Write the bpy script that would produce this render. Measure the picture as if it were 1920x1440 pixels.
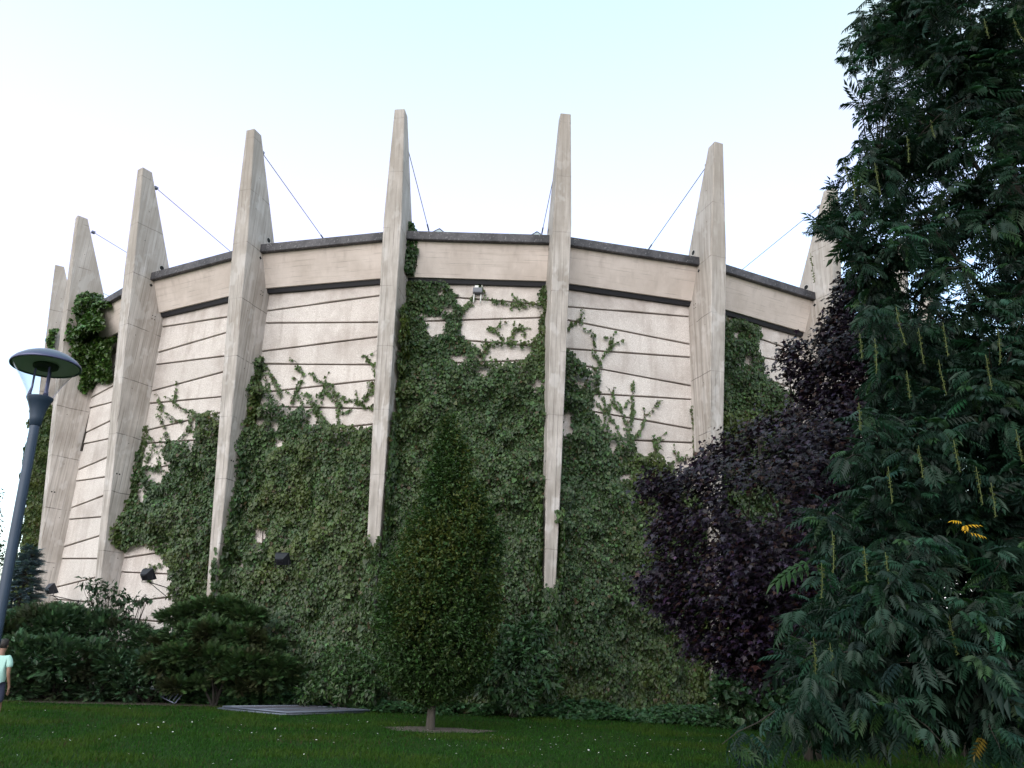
import bpy, bmesh, math
import numpy as np
from mathutils import Matrix, Vector
R = math.radians
for o in list(bpy.data.objects): bpy.data.objects.remove(o)
scene = bpy.context.scene
col = scene.collection
# ---------------------------------------------------------------- camera
F, PITCH, ROLL, CAMZ = 1503.98, 0.3591, 0.0354, 0.72
cam_d = bpy.data.cameras.new('camera'); cam = bpy.data.objects.new('camera', cam_d); col.objects.link(cam)
cam_d.sensor_fit = 'HORIZONTAL'; cam_d.sensor_width = 36; cam_d.lens = 36*F/1920
cam_d.clip_start = .1; cam_d.clip_end = 3000
right0 = np.array([1., 0, 0]); up0 = np.array([0, -math.sin(PITCH), math.cos(PITCH)]); fwd = np.array([0, math.cos(PITCH), math.sin(PITCH)])
cx_ = math.cos(ROLL)*right0 + math.sin(ROLL)*up0
cy_ = -math.sin(ROLL)*right0 + math.cos(ROLL)*up0
M = Matrix.Identity(4)
for i in range(3): M[i][0], M[i][1], M[i][2] = cx_[i], cy_[i], -fwd[i]
M[2][3] = CAMZ
cam.matrix_world = M
scene.camera = cam
# ---------------------------------------------------------------- sky, sun, exposure
SUN_EL, SUN_AZ = 14., 205.          # azimuth clockwise from +Y: low behind the camera, veiled
w = bpy.data.worlds.new('World'); scene.world = w; w.use_nodes = True
nt = w.node_tree; nt.nodes.clear()
sky = nt.nodes.new('ShaderNodeTexSky'); sky.sky_type = 'NISHITA'; sky.sun_disc = False
sky.sun_elevation = R(SUN_EL); sky.sun_rotation = R(SUN_AZ); sky.air_density = 1.0; sky.dust_density = 3.0; sky.ozone_density = 1.0
bg = nt.nodes.new('ShaderNodeBackground'); bg.inputs[1].default_value = .15
wo = nt.nodes.new('ShaderNodeOutputWorld')
EXPO = 2.2
tintn = nt.nodes.new('ShaderNodeMix'); tintn.data_type = 'RGBA'; tintn.blend_type = 'MULTIPLY'; tintn.inputs[0].default_value = 1; tintn.inputs[7].default_value = (1.05, .99, .99, 1)   # warm evening white balance
nt.links.new(sky.outputs[0], tintn.inputs[6])
# the clear upper sky pales to cyan: mix by elevation
geo_ = nt.nodes.new('ShaderNodeTexCoord'); sep_ = nt.nodes.new('ShaderNodeSeparateXYZ'); nt.links.new(geo_.outputs['Generated'], sep_.inputs[0])
el_ = nt.nodes.new('ShaderNodeMapRange'); el_.interpolation_type = 'SMOOTHSTEP'; el_.inputs[1].default_value = math.sin(R(26)); el_.inputs[2].default_value = math.sin(R(56)); nt.links.new(sep_.outputs[2], el_.inputs[0])
upm = nt.nodes.new('ShaderNodeMix'); upm.data_type = 'RGBA'; e_ = 1/(.15*2**EXPO); upm.inputs[7].default_value = (.68*e_, 1.02*e_, .99*e_, 1)
nt.links.new(el_.outputs[0], upm.inputs[0]); nt.links.new(upm.outputs[2], bg.inputs[0])
# thin bright veil of cloud: nothing dimmer than the veil, and the glow round the sun capped
cap = nt.nodes.new('ShaderNodeVectorMath'); cap.operation = 'MINIMUM'; cap.inputs[1].default_value = (2.4*e_, 2.38*e_, 2.42*e_)
lift = nt.nodes.new('ShaderNodeVectorMath'); lift.operation = 'MAXIMUM'; lift.inputs[1].default_value = (1.07*e_, 1.07*e_, 1.10*e_)
nt.links.new(tintn.outputs[2], cap.inputs[0]); nt.links.new(cap.outputs[0], lift.inputs[0]); nt.links.new(lift.outputs[0], upm.inputs[6])
nt.links.new(bg.outputs[0], wo.inputs[0])
sd = bpy.data.lights.new('sun', 'SUN'); sd.energy = .5; sd.angle = R(70); sd.color = (1, .96, .93)
sun = bpy.data.objects.new('sun', sd); col.objects.link(sun)
az, el = R(SUN_AZ), R(SUN_EL)
sdir = Vector((math.sin(az)*math.cos(el), math.cos(az)*math.cos(el), math.sin(el)))
sun.rotation_euler = sdir.to_track_quat('Z', 'Y').to_euler(); sun.location = (-20, -30, 30)
vs = scene.view_settings; scene.display_settings.display_device = 'sRGB'
vs.view_transform = 'Standard'; vs.look = 'None'; vs.gamma = 1; vs.exposure = EXPO; vs.use_curve_mapping = False

# ---------------------------------------------------------------- helpers
def proj(P):
    P = np.atleast_2d(P); q = P - np.array([0, 0, CAMZ])
    d = q@fwd; return np.stack([960 + F*(q@cx_)/d, 720 - F*(q@cy_)/d], 1)
def ray(px, py):
    return (px-960)/F*cx_ - (py-720)/F*cy_ + fwd
def at(px, py, Y):                      # the point of a view ray that lies at depth Y
    r = ray(px, py); return np.array([0, 0, CAMZ]) + r*Y/r[1]
def gz(x, y): return np.minimum(-.85 + np.asarray(y)*.85/24., 0.) - .0*np.asarray(x)
def norm(a): return a/np.maximum(np.linalg.norm(a, axis=-1, keepdims=True), 1e-9)
def inpoly(p, poly):
    poly = np.asarray(poly, float); x, y = p[:, 0], p[:, 1]; c = np.zeros(len(p), bool); j = len(poly)-1
    for i in range(len(poly)):
        xi, yi = poly[i]; xj, yj = poly[j]
        if yi != yj: c ^= ((yi > y) != (yj > y)) & (x < (xj-xi)*(y-yi)/(yj-yi)+xi)
        j = i
    return c
def segdist(p, pts):
    d = np.full(len(p), 1e9); pts = np.asarray(pts, float)
    for a, b in zip(pts[:-1], pts[1:]):
        ab = b-a; t = np.clip(((p-a)@ab)/max(ab@ab, 1e-9), 0, 1)
        d = np.minimum(d, np.linalg.norm(p-a-t[:, None]*ab, axis=1))
    return d
def vnoise(P, seed=0):                  # cheap smooth value noise of 3-D points, 0..1
    P = np.asarray(P, float); i = np.floor(P).astype(np.int64); f = P-i; f = f*f*(3-2*f); out = 0
    for dx in (0, 1):
        for dy in (0, 1):
            for dz in (0, 1):
                h = ((i[:, 0]+dx)*73856093) ^ ((i[:, 1]+dy)*19349663) ^ ((i[:, 2]+dz)*83492791) ^ (seed*2654435761 & 0xffffffff)
                h = (h ^ (h >> 13))*1274126177 & 0x7fffffff; h = (h ^ (h >> 16)) & 0xffff
                wgt = (f[:, 0] if dx else 1-f[:, 0])*(f[:, 1] if dy else 1-f[:, 1])*(f[:, 2] if dz else 1-f[:, 2])
                out = out + wgt*h/65535.
    return out
def raw_mesh(name, V, counts, loops, color=None, mats=(), smooth=False, mat_idx=None):
    me = bpy.data.meshes.new(name)
    V = np.asarray(V, np.float32); counts = np.asarray(counts, np.int32); loops = np.asarray(loops, np.int32)
    me.vertices.add(len(V)); me.vertices.foreach_set('co', V.ravel())
    me.loops.add(len(loops)); me.loops.foreach_set('vertex_index', loops)
    me.polygons.add(len(counts)); st = np.concatenate([[0], np.cumsum(counts)[:-1]]).astype(np.int32)
    me.polygons.foreach_set('loop_start', st); me.polygons.foreach_set('loop_total', counts)
    me.polygons.foreach_set('use_smooth', np.full(len(counts), bool(smooth)))
    for m in mats: me.materials.append(m)
    if mat_idx is not None: me.polygons.foreach_set('material_index', np.asarray(mat_idx, np.int32))
    if color is not None:
        a = me.attributes.new('tint', 'FLOAT_COLOR', 'POINT')
        c = np.ones((len(V), 4), np.float32); c[:, :3] = color; a.data.foreach_set('color', c.ravel())
    me.update(calc_edges=True); me.validate()
    return me
def link(name, me, parent=None, loc=None, rz=0):
    o = bpy.data.objects.new(name, me); col.objects.link(o)
    if loc is not None: o.location = [float(v) for v in loc]
    o.rotation_euler.z = rz
    if parent is not None: o.parent = parent
    return o
def tag(o, label, cat=None, group=None, kind=None):
    if label: o['label'] = label
    if cat: o['category'] = cat
    if group: o['group'] = group
    if kind: o['kind'] = kind
    return o
def empty(name, loc, label, cat, group=None, rz=0):
    o = link(name, None, None, loc, rz); o.empty_display_size = .2
    return tag(o, label, cat, group)
class MB:                                # collects simple solids into one mesh
    def __init__(s): s.V = []; s.F = []; s.I = []; s.m = 0
    def add(s, V, Fs):
        n = len(s.V); s.V += [tuple(float(c) for c in v) for v in V]
        for f in Fs: s.F.append([n+i for i in f]); s.I.append(s.m)
    def box(s, c, sz, ax=None):
        ax = np.eye(3) if ax is None else np.asarray(ax); c = np.asarray(c, float)
        V = [c + ax[0]*sx*sz[0]/2 + ax[1]*sy*sz[1]/2 + ax[2]*sg*sz[2]/2 for sx in (-1, 1) for sy in (-1, 1) for sg in (-1, 1)]
        s.add(V, [(0, 1, 3, 2), (4, 6, 7, 5), (0, 4, 5, 1), (2, 3, 7, 6), (0, 2, 6, 4), (1, 5, 7, 3)])
    def tube(s, pts, rad, n=8, cap=True):
        pts = np.asarray(pts, float); rad = np.broadcast_to(np.asarray(rad, float), (len(pts),)); rings = []
        ref = None
        for i, p in enumerate(pts):
            t = norm(pts[min(i+1, len(pts)-1)] - pts[max(i-1, 0)])
            if ref is None: ref = np.array([1., 0, 0]) if abs(t[0]) < .8 else np.array([0, 1., 0])
            a = norm(np.cross(t, ref)); b = np.cross(t, a); ref = np.cross(a, t)
            th = np.arange(n)*2*np.pi/n
            rings.append(p + rad[i]*(np.cos(th)[:, None]*a + np.sin(th)[:, None]*b))
        Fs = [(i*n+j, i*n+(j+1) % n, (i+1)*n+(j+1) % n, (i+1)*n+j) for i in range(len(pts)-1) for j in range(n)]
        if cap: Fs += [tuple(range(n))[::-1], tuple((len(pts)-1)*n+j for j in range(n))]
        s.add(np.concatenate(rings), Fs)
    def lathe(s, prof, n=32, c=(0, 0, 0)):
        th = np.arange(n)*2*np.pi/n; V = []
        for r, z in prof: V += [(c[0]+r*math.cos(t), c[1]+r*math.sin(t), c[2]+z) for t in th]
        s.add(V, [(i*n+j, i*n+(j+1) % n, (i+1)*n+(j+1) % n, (i+1)*n+j) for i in range(len(prof)-1) for j in range(n)])
    def build(s, name, mats, parent=None, smooth=False, loc=None, rz=0):
        mats = mats if isinstance(mats, (list, tuple)) else [mats]
        me = raw_mesh(name, s.V, [len(f) for f in s.F], [i for f in s.F for i in f], None, mats, smooth, s.I)
        return link(name, me, parent, loc, rz)
def frames(axis, nrm):
    y = norm(axis); x = norm(np.cross(y, nrm)); z = np.cross(x, y)
    return np.stack([x, y, z], 2)        # columns
def scatter(name, tmpl, pos, fr, scale, color, mat, parent, tcol=None):
    TV, TF = np.asarray(tmpl[0], float), tmpl[1]; n, m = len(pos), len(TV)
    scale = np.asarray(scale, float); scale = scale[:, None] if scale.ndim == 1 else scale
    loc = TV[None]*scale[:, None, :]
    V = np.einsum('nij,nmj->nmi', fr, loc) + pos[:, None, :]
    cnt = np.tile([len(f) for f in TF], n); lp = np.concatenate(TF)
    loops = (lp[None, :] + (np.arange(n)*m)[:, None]).ravel()
    c = np.repeat(color, m, 0)
    if tcol is not None: c = c*np.tile(np.asarray(tcol)[:, None], (n, 1))
    me = raw_mesh(name, V.reshape(-1, 3), cnt, loops, c, [mat])
    return link(name, me, parent)
def rdir(rng, n): return norm(rng.normal(size=(n, 3)))
def tints(rng, n, base, var=.25, hue=.12):
    b = np.asarray(base)[None]*np.exp(rng.normal(0, var, (n, 1)))
    return np.clip(b*np.exp(rng.normal(0, hue, (n, 3))), .002, .9)

# ---------------------------------------------------------------- materials
def new_mat(name):
    m = bpy.data.materials.new(name); m.use_nodes = True; t = m.node_tree
    return m, t, t.nodes['Principled BSDF']
def nd(t, typ, ins=None, **kw):
    n = t.nodes.new(typ)
    for k, v in kw.items(): setattr(n, k, v)
    for k, v in (ins or {}).items():
        if hasattr(v, 'node'): t.links.new(v, n.inputs[k])
        else: n.inputs[k].default_value = v
    return n
def mth(t, op, a, b=0., c=0.): return nd(t, 'ShaderNodeMath', {0: a, 1: b, 2: c}, operation=op).outputs[0]
def mixc(t, fac, a, b, mode='MIX'):
    n = t.nodes.new('ShaderNodeMix'); n.data_type = 'RGBA'; n.blend_type = mode
    for k, v in ((0, fac), (6, a), (7, b)):
        if hasattr(v, 'node'): t.links.new(v, n.inputs[k])
        else: n.inputs[k].default_value = v if k == 0 else (*v, 1)
    return n.outputs[2]
def ramp(t, fac, lo, hi, a=0., b=1.):
    return nd(t, 'ShaderNodeMapRange', {0: fac, 1: lo, 2: hi, 3: a, 4: b}).outputs[0]
def noise(t, vec, scale, detail=3., rough=.55):
    return nd(t, 'ShaderNodeTexNoise', {'Vector': vec, 'Scale': scale, 'Detail': detail, 'Roughness': rough}).outputs[0]
def mapping(t, vec, sc, loc=None):
    return nd(t, 'ShaderNodeMapping', {0: vec, 3: sc, **({1: loc} if loc is not None else {})}).outputs[0]
def plain(name, c, rough=.5, metal=0., var=.15, scale=6.):
    m, t, b = new_mat(name); tc = nd(t, 'ShaderNodeTexCoord').outputs['Object']
    f = noise(t, tc, scale); c = np.array(c)
    t.links.new(mixc(t, f, tuple(c*(1-var)), tuple(np.minimum(c*(1+var), 1))), b.inputs['Base Color'])
    b.inputs['Roughness'].default_value = rough; b.inputs['Metallic'].default_value = metal
    return m
def leaf_mat(name, rough=.42, trans=.25, spec=.5):
    m, t, b = new_mat(name); a = nd(t, 'ShaderNodeAttribute', attribute_name='tint').outputs['Color']
    t.links.new(a, b.inputs['Base Color']); b.inputs['Roughness'].default_value = rough; b.inputs['Specular IOR Level'].default_value = spec
    tr = nd(t, 'ShaderNodeBsdfTranslucent', {0: mixc(t, 1., a, (1.3, 1.5, .7), 'MULTIPLY')})
    mx = nd(t, 'ShaderNodeMixShader', {0: trans, 1: b.outputs[0], 2: tr.outputs[0]})
    t.links.new(mx.outputs[0], t.nodes['Material Output'].inputs[0])
    return m
def bump(t, b, h, strength, dist=.02):
    n = nd(t, 'ShaderNodeBump', {'Strength': strength, 'Distance': dist, 'Height': h}); t.links.new(n.outputs[0], b.inputs['Normal'])
def concrete_fin():
    m, t, b = new_mat('board marked concrete'); tc = nd(t, 'ShaderNodeTexCoord').outputs['Object']
    rnd = nd(t, 'ShaderNodeObjectInfo').outputs['Random']
    off = nd(t, 'ShaderNodeCombineXYZ', {0: 0., 1: 0., 2: mth(t, 'MULTIPLY', rnd, 57.)}).outputs[0]
    p = nd(t, 'ShaderNodeVectorMath', {0: tc, 1: off}, operation='ADD').outputs[0]
    sx = nd(t, 'ShaderNodeSeparateXYZ', {0: tc})
    streak = noise(t, mapping(t, p, (9, 9, .35)), 1., 4.)
    blotch = noise(t, p, .8, 5., .6)
    fine = noise(t, p, 30., 3.)
    # boards: 14 cm planks along the height, thin dark gaps that come and go
    def boards(axis):
        a = mth(t, 'MULTIPLY', sx.outputs[axis], 7.1); fr = mth(t, 'FRACT', mth(t, 'ADD', a, 100.))
        ln = mth(t, 'LESS_THAN', mth(t, 'ABSOLUTE', mth(t, 'SUBTRACT', fr, .5)), .075)
        idn = nd(t, 'ShaderNodeTexWhiteNoise', {'W': mth(t, 'FLOOR', a)}, noise_dimensions='1D').outputs[0]
        return ln, idn
    lx, ix = boards(0); ly, iy = boards(1)
    nrm = nd(t, 'ShaderNodeSeparateXYZ', {0: nd(t, 'ShaderNodeTexCoord').outputs['Normal']})
    side = mth(t, 'GREATER_THAN', mth(t, 'ABSOLUTE', nrm.outputs[0]), .7)
    ln = mth(t, 'ADD', mth(t, 'MULTIPLY', side, ly), mth(t, 'MULTIPLY', mth(t, 'SUBTRACT', 1., side), lx))
    idn = mth(t, 'ADD', mth(t, 'MULTIPLY', side, iy), mth(t, 'MULTIPLY', mth(t, 'SUBTRACT', 1., side), ix))
    pres = ramp(t, noise(t, mapping(t, p, (3, 3, .5)), 1.3, 2.), .42, .62)
    ln = mth(t, 'MULTIPLY', ln, pres)
    # pour joints about every 1.93 m, wobbling a little
    zz = mth(t, 'ADD', sx.outputs[2], mth(t, 'MULTIPLY', mth(t, 'SUBTRACT', noise(t, p, 1.1, 2.), .5), .12))
    jf = mth(t, 'FRACT', mth(t, 'DIVIDE', mth(t, 'ADD', zz, 19.3-14.02), 1.93))
    jn = mth(t, 'MULTIPLY', mth(t, 'LESS_THAN', jf, .014), ramp(t, noise(t, p, 2.3, 2.), .38, .5))
    c = mixc(t, ramp(t, blotch, .3, .7), (.39, .34, .305), (.64, .58, .55))
    c = mixc(t, ramp(t, streak, .45, .72, 0, .6), c, (.24, .215, .19))
    c = mixc(t, ramp(t, streak, .44, .28, 0, .7), c, (.72, .67, .655))
    c = mixc(t, 1., c, nd(t, 'ShaderNodeCombineColor', {0: ramp(t, idn, 0, 1, .93, 1.05), 1: ramp(t, idn, 0, 1, .93, 1.05), 2: ramp(t, idn, 0, 1, .93, 1.05)}).outputs[0], 'MULTIPLY')
    c = mixc(t, mth(t, 'MULTIPLY', fine, .35), c, (.3, .28, .26))
    c = mixc(t, mth(t, 'MULTIPLY', ln, .55), c, (.12, .105, .10))
    c = mixc(t, mth(t, 'MULTIPLY', jn, ramp(t, side, 0, 1, .3, .7)), c, (.08, .07, .065))
    ptc = noise(t, mapping(t, p, (1.1, 1.1, .7), (3.3, 1.7, 9.1)), 1.4, 3., .65); c = mixc(t, mth(t, 'MULTIPLY', ramp(t, ptc, .56, .61), .28), c, (.74, .71, .71)); c = mixc(t, mth(t, 'MULTIPLY', ramp(t, ptc, .38, .33), .25), c, (.25, .215, .19))
    grime = mth(t, 'MULTIPLY', ramp(t, sx.outputs[2], 10., 17.5), ramp(t, noise(t, mapping(t, p, (2.5, 2.5, .6)), 1., 4.), .3, .7, .25, .8))   # weathered darker towards the tops
    c = mixc(t, grime, c, (.33, .285, .25))
    t.links.new(c, b.inputs['Base Color']); b.inputs['Roughness'].default_value = .85; b.inputs['Specular IOR Level'].default_value = .25
    h = mth(t, 'SUBTRACT', mth(t, 'MULTIPLY', fine, .5), mth(t, 'ADD', ln, jn)); bump(t, b, h, .5, .01)
    return m
def concrete_panel():
    m, t, b = new_mat('exposed aggregate concrete'); tc = nd(t, 'ShaderNodeTexCoord').outputs['Object']
    rnd = nd(t, 'ShaderNodeObjectInfo').outputs['Random']
    off = nd(t, 'ShaderNodeCombineXYZ', {0: 0., 1: 0., 2: mth(t, 'MULTIPLY', rnd, 91.)}).outputs[0]
    p = nd(t, 'ShaderNodeVectorMath', {0: tc, 1: off}, operation='ADD').outputs[0]
    z = nd(t, 'ShaderNodeSeparateXYZ', {0: tc}).outputs[2]
    sp = noise(t, p, 38., 2., .7); bl = noise(t, p, .9, 4., .6); st = noise(t, mapping(t, p, (3.5, 3.5, .5)), 1., 3.)
    a = nd(t, 'ShaderNodeAttribute', attribute_name='tint').outputs['Color']
    c = mixc(t, ramp(t, sp, .32, .68), (.49, .435, .405), (.77, .715, .69))
    c = mixc(t, ramp(t, bl, .48, .72, 0, .6), c, (.42, .36, .335))
    c = mixc(t, ramp(t, st, .52, .74, 0, .45), c, (.36, .30, .27))
    spk = noise(t, p, 90., 1., .5); c = mixc(t, mth(t, 'MULTIPLY', ramp(t, spk, .6, .7), ramp(t, bl, .4, .7, .1, .6)), c, (.22, .18, .17))
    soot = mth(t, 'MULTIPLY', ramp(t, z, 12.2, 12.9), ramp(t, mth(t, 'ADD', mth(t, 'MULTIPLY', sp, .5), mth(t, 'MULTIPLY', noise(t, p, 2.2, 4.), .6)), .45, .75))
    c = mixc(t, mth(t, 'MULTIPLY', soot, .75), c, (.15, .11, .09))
    c = mixc(t, 1., c, a, 'MULTIPLY')
    t.links.new(c, b.inputs['Base Color']); b.inputs['Roughness'].default_value = .9; b.inputs['Specular IOR Level'].default_value = .2
    bump(t, b, sp, .6, .015); return m
def concrete_beam():
    m, t, b = new_mat('beige beam concrete'); tc = nd(t, 'ShaderNodeTexCoord').outputs['Object']
    rnd = nd(t, 'ShaderNodeObjectInfo').outputs['Random']
    off = nd(t, 'ShaderNodeCombineXYZ', {0: mth(t, 'MULTIPLY', rnd, 91.), 1: 0., 2: mth(t, 'MULTIPLY', rnd, 33.)}).outputs[0]
    p = nd(t, 'ShaderNodeVectorMath', {0: tc, 1: off}, operation='ADD').outputs[0]
    z = nd(t, 'ShaderNodeSeparateXYZ', {0: tc}).outputs[2]
    bl = noise(t, p, .7, 5., .6); hz = noise(t, mapping(t, p, (.6, .6, 14)), 1., 3.); vt = noise(t, mapping(t, p, (4, 4, .4)), 1., 4.); fine = noise(t, p, 26., 2.)
    c = mixc(t, ramp(t, bl, .3, .7), (.53, .455, .41), (.71, .625, .58))
    c = mixc(t, ramp(t, hz, .55, .8, 0, .4), c, (.33, .27, .22))
    drip = mth(t, 'MULTIPLY', ramp(t, vt, .52, .72), ramp(t, z, 13.0, 14.0, .1, .35))
    c = mixc(t, drip, c, (.27, .22, .19))
    c = mixc(t, ramp(t, vt, .40, .25, 0, .45), c, (.76, .67, .62))
    fz = mth(t, 'FRACT', mth(t, 'MULTIPLY', z, 6.2)); ln = mth(t, 'MULTIPLY', mth(t, 'LESS_THAN', fz, .07), ramp(t, noise(t, mapping(t, p, (1, 1, 3)), 1.2, 2.), .5, .62))
    c = mixc(t, mth(t, 'MULTIPLY', ln, .45), c, (.14, .12, .11))
    t.links.new(c, b.inputs['Base Color']); b.inputs['Roughness'].default_value = .85; b.inputs['Specular IOR Level'].default_value = .25
    bump(t, b, mth(t, 'SUBTRACT', fine, ln), .4, .008); return m
def coping_mat():
    m, t, b = new_mat('stained coping'); tc = nd(t, 'ShaderNodeTexCoord').outputs['Object']
    n1 = noise(t, tc, 1.6, 5., .7); n2 = noise(t, tc, 14., 3., .7)
    c = mixc(t, ramp(t, n1, .35, .65), (.018, .017, .022), (.085, .078, .088)); c = mixc(t, ramp(t, n2, .58, .68), c, (.20, .19, .20))
    t.links.new(c, b.inputs['Base Color']); b.inputs['Roughness'].default_value = .6; bump(t, b, n2, .4, .01); return m
def bark(name, a, bcol):
    m, t, b = new_mat(name); tc = nd(t, 'ShaderNodeTexCoord').outputs['Object']
    n = noise(t, mapping(t, tc, (14, 14, 3)), 1., 4.); t.links.new(mixc(t, ramp(t, n, .3, .7), a, bcol), b.inputs['Base Color'])
    b.inputs['Roughness'].default_value = .9; bump(t, b, n, .8, .02); return m
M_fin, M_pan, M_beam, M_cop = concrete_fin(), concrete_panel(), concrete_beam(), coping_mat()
M_black = plain('black void', (.006, .006, .007), .9)
M_recess = plain('shadow joint mortar', (.24, .20, .185), .9, var=.25)
M_strip = plain('bitumen strip', (.012, .012, .018), .6)
M_roof = plain('roof felt', (.12, .12, .13), .85)
M_bark = bark('bark', (.018, .014, .011), (.048, .039, .031)); M_bark2 = bark('hornbeam bark', (.030, .027, .022), (.075, .066, .055))
M_leaf = leaf_mat('ivy leaf', .42, .18, .4); M_gloss = leaf_mat('glossy evergreen leaf', .36, .1, .5)
M_leaf2 = leaf_mat('tree leaf', .5, .2, .3); M_purple = leaf_mat('purple leaf', .45, .12, .4); M_needle = leaf_mat('needles', .6, .08, .3); M_grass = leaf_mat('grass blade', .6, .25, .12)
M_steel = plain('galvanised steel', (.13, .145, .19), .5, .5); M_iron = plain('dark painted steel', (.012, .012, .018), .55)

# ---------------------------------------------------------------- ground (setting)
def ground():
    xs = np.concatenate([[-600, -200, -80], np.linspace(-40, 40, 81), [80, 200, 600]]); ys = np.concatenate([[-300, -60, -20], np.linspace(-5, 60, 66), [100, 250, 900]])
    X, Y = np.meshgrid(xs, ys, indexing='ij'); Z = gz(X, np.clip(Y, -5, 100)); Z = Z + .02*(vnoise(np.stack([X.ravel()*.5, Y.ravel()*.5, 0*X.ravel()], 1), 3).reshape(X.shape)-.5)
    ny = len(ys); i, j = np.meshgrid(np.arange(len(xs)-1), np.arange(ny-1), indexing='ij'); a = (i*ny+j).ravel()
    m, t, b = new_mat('lawn soil and turf'); tc = nd(t, 'ShaderNodeTexCoord').outputs['Object']
    n1 = noise(t, tc, .6, 5., .65); n2 = noise(t, tc, 9., 4., .7)
    c = mixc(t, ramp(t, n2, .3, .7), (.010, .026, .005), (.024, .056, .010)); c = mixc(t, ramp(t, n1, .55, .75, 0, .6), c, (.05, .05, .022))
    t.links.new(c, b.inputs['Base Color']); b.inputs['Roughness'].default_value = 1; b.inputs['Specular IOR Level'].default_value = .1; bump(t, b, n2, .6, .03)
    me = raw_mesh('lawn', np.stack([X.ravel(), Y.ravel(), Z.ravel()], 1), np.full(len(a), 4), np.stack([a, a+ny, a+ny+1, a+1], 1).ravel(), None, [m], True)
    tag(link('lawn', me), 'green lawn rising gently towards the round concrete building', None, None, 'structure')
ground()
def patch(name, label, outline, mat_cols, z=.006, cat='soil', nz=8.):
    m, t, b = new_mat(name); tc = nd(t, 'ShaderNodeTexCoord').outputs['Object']
    n = noise(t, tc, nz, 5., .75); n2 = noise(t, tc, nz*6, 2., .7); c = mixc(t, ramp(t, n, .3, .7), mat_cols[0], mat_cols[1]); c = mixc(t, ramp(t, n2, .6, .7, 0, .8), c, mat_cols[2])
    t.links.new(c, b.inputs['Base Color']); b.inputs['Roughness'].default_value = 1; bump(t, b, n2, .8, .03)
    o = np.asarray(outline, float); cen = o.mean(0); V = [(*cen, 0)]; n = len(o); Fs = []
    rings = (.35, .7, 1.)
    for f in rings: V += [(*(cen+(p-cen)*f), 0) for p in o]
    V = np.array(V); V[:, 2] = gz(V[:, 0], V[:, 1])+z+.012
    for j in range(n):
        Fs.append((0, 1+j, 1+(j+1) % n))
        for q in range(2): Fs.append((1+q*n+j, 1+(q+1)*n+j, 1+(q+1)*n+(j+1) % n, 1+q*n+(j+1) % n))
    me = raw_mesh(name, V, [len(f) for f in Fs], [i for f in Fs for i in f], None, [m], True)
    return tag(link(name, me), label, None, None, 'structure')
HB = np.array([-1.44, 18.03])            # foot of the clipped young tree
rg = np.random.default_rng(5)
th = np.linspace(0, 2*np.pi, 48, endpoint=False); rr = 1+.1*np.sin(3*th+1)+.08*np.sin(7*th)+rg.normal(0, .05, 48)
MULCH = np.stack([HB[0]+.12+1.12*rr*np.cos(th), HB[1]+.05+.62*rr*np.sin(th)], 1)
patch('mulch_ring', 'ring of dry brown mulch round the foot of the young tree', MULCH, ((.055, .042, .034), (.15, .122, .105), (.42, .37, .33)), nz=5.)
SOIL = np.array([(-14, 21.6), (-11, 21.5), (-9, 21.9), (-7.3, 22.2), (-6.3, 22.5), (-6.4, 22.9), (-8, 22.9), (-10, 23.2), (-12, 24), (-16, 25), (-16, 23)])
patch('bare_soil', 'bare brown soil along the edge of the lawn under the hedge', SOIL, ((.03, .022, .016), (.075, .055, .04), (.16, .13, .11)), nz=4.)

# ---------------------------------------------------------------- the round building
C = np.array([-0.9917, 44.6382]); PHI0, N = -0.1285, 27; DPHI = 2*np.pi/N
ZT, ZC, ZCB, ZBB = 18.2124, 14.3314, 14.0164, 12.8598
rt_, rk_, rm_, r0_ = 23.3937, 22.8331, 22.0526, 21.3425
rit, ric, rcop, rbb = 23.0165, 21.4629, 22.3131, 21.6948
def fw(z): return np.interp(z, [0, ZBB/2, ZC, ZT], [.2065, .4397, .5793, .3395])
def fr_(z): return np.interp(z, [0, ZBB/2, ZBB, ZT], [r0_, rm_, rk_, rt_])
def WR(z): return 20.9178 + (21.4841-20.9178)*np.asarray(z)/ZBB
def phi(k): return PHI0 + (k-4)*DPHI
def nk(k): return np.array([math.sin(phi(k)), -math.cos(phi(k)), 0.])
def tk(k): return np.array([math.cos(phi(k)), math.sin(phi(k)), 0.])
C3 = np.array([C[0], C[1], 0.])
def wall_pt(k, u, z, off=0.):
    u = np.asarray(u, float)[..., None]; z = np.asarray(z, float)
    q = C3 + (WR(z)+off)[..., None]*((1-u)*nk(k)+u*nk(k+1)); q[..., 2] = z; return q
def bay_n(k): m = norm(nk(k)+nk(k+1)); return norm(m + np.array([0, 0, -.04]))
def bay_hit(k, px, py):                  # where a view ray meets the wall between fins k and k+1
    r = ray(px, py); m = norm(nk(k)+nk(k+1)); cs = m@nk(k); a = (21.4841-20.9178)/ZBB; o = np.array([0, 0, CAMZ])
    t = (cs*20.9178 + cs*a*o[2] + m@C3 - m@o)/(m@r - cs*a*r[2]); return o+t*r
bld = empty('rotunda', (C[0], C[1], 0), 'round concrete hall ringed by tall tapering concrete fins, half covered in ivy', 'building')
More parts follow.
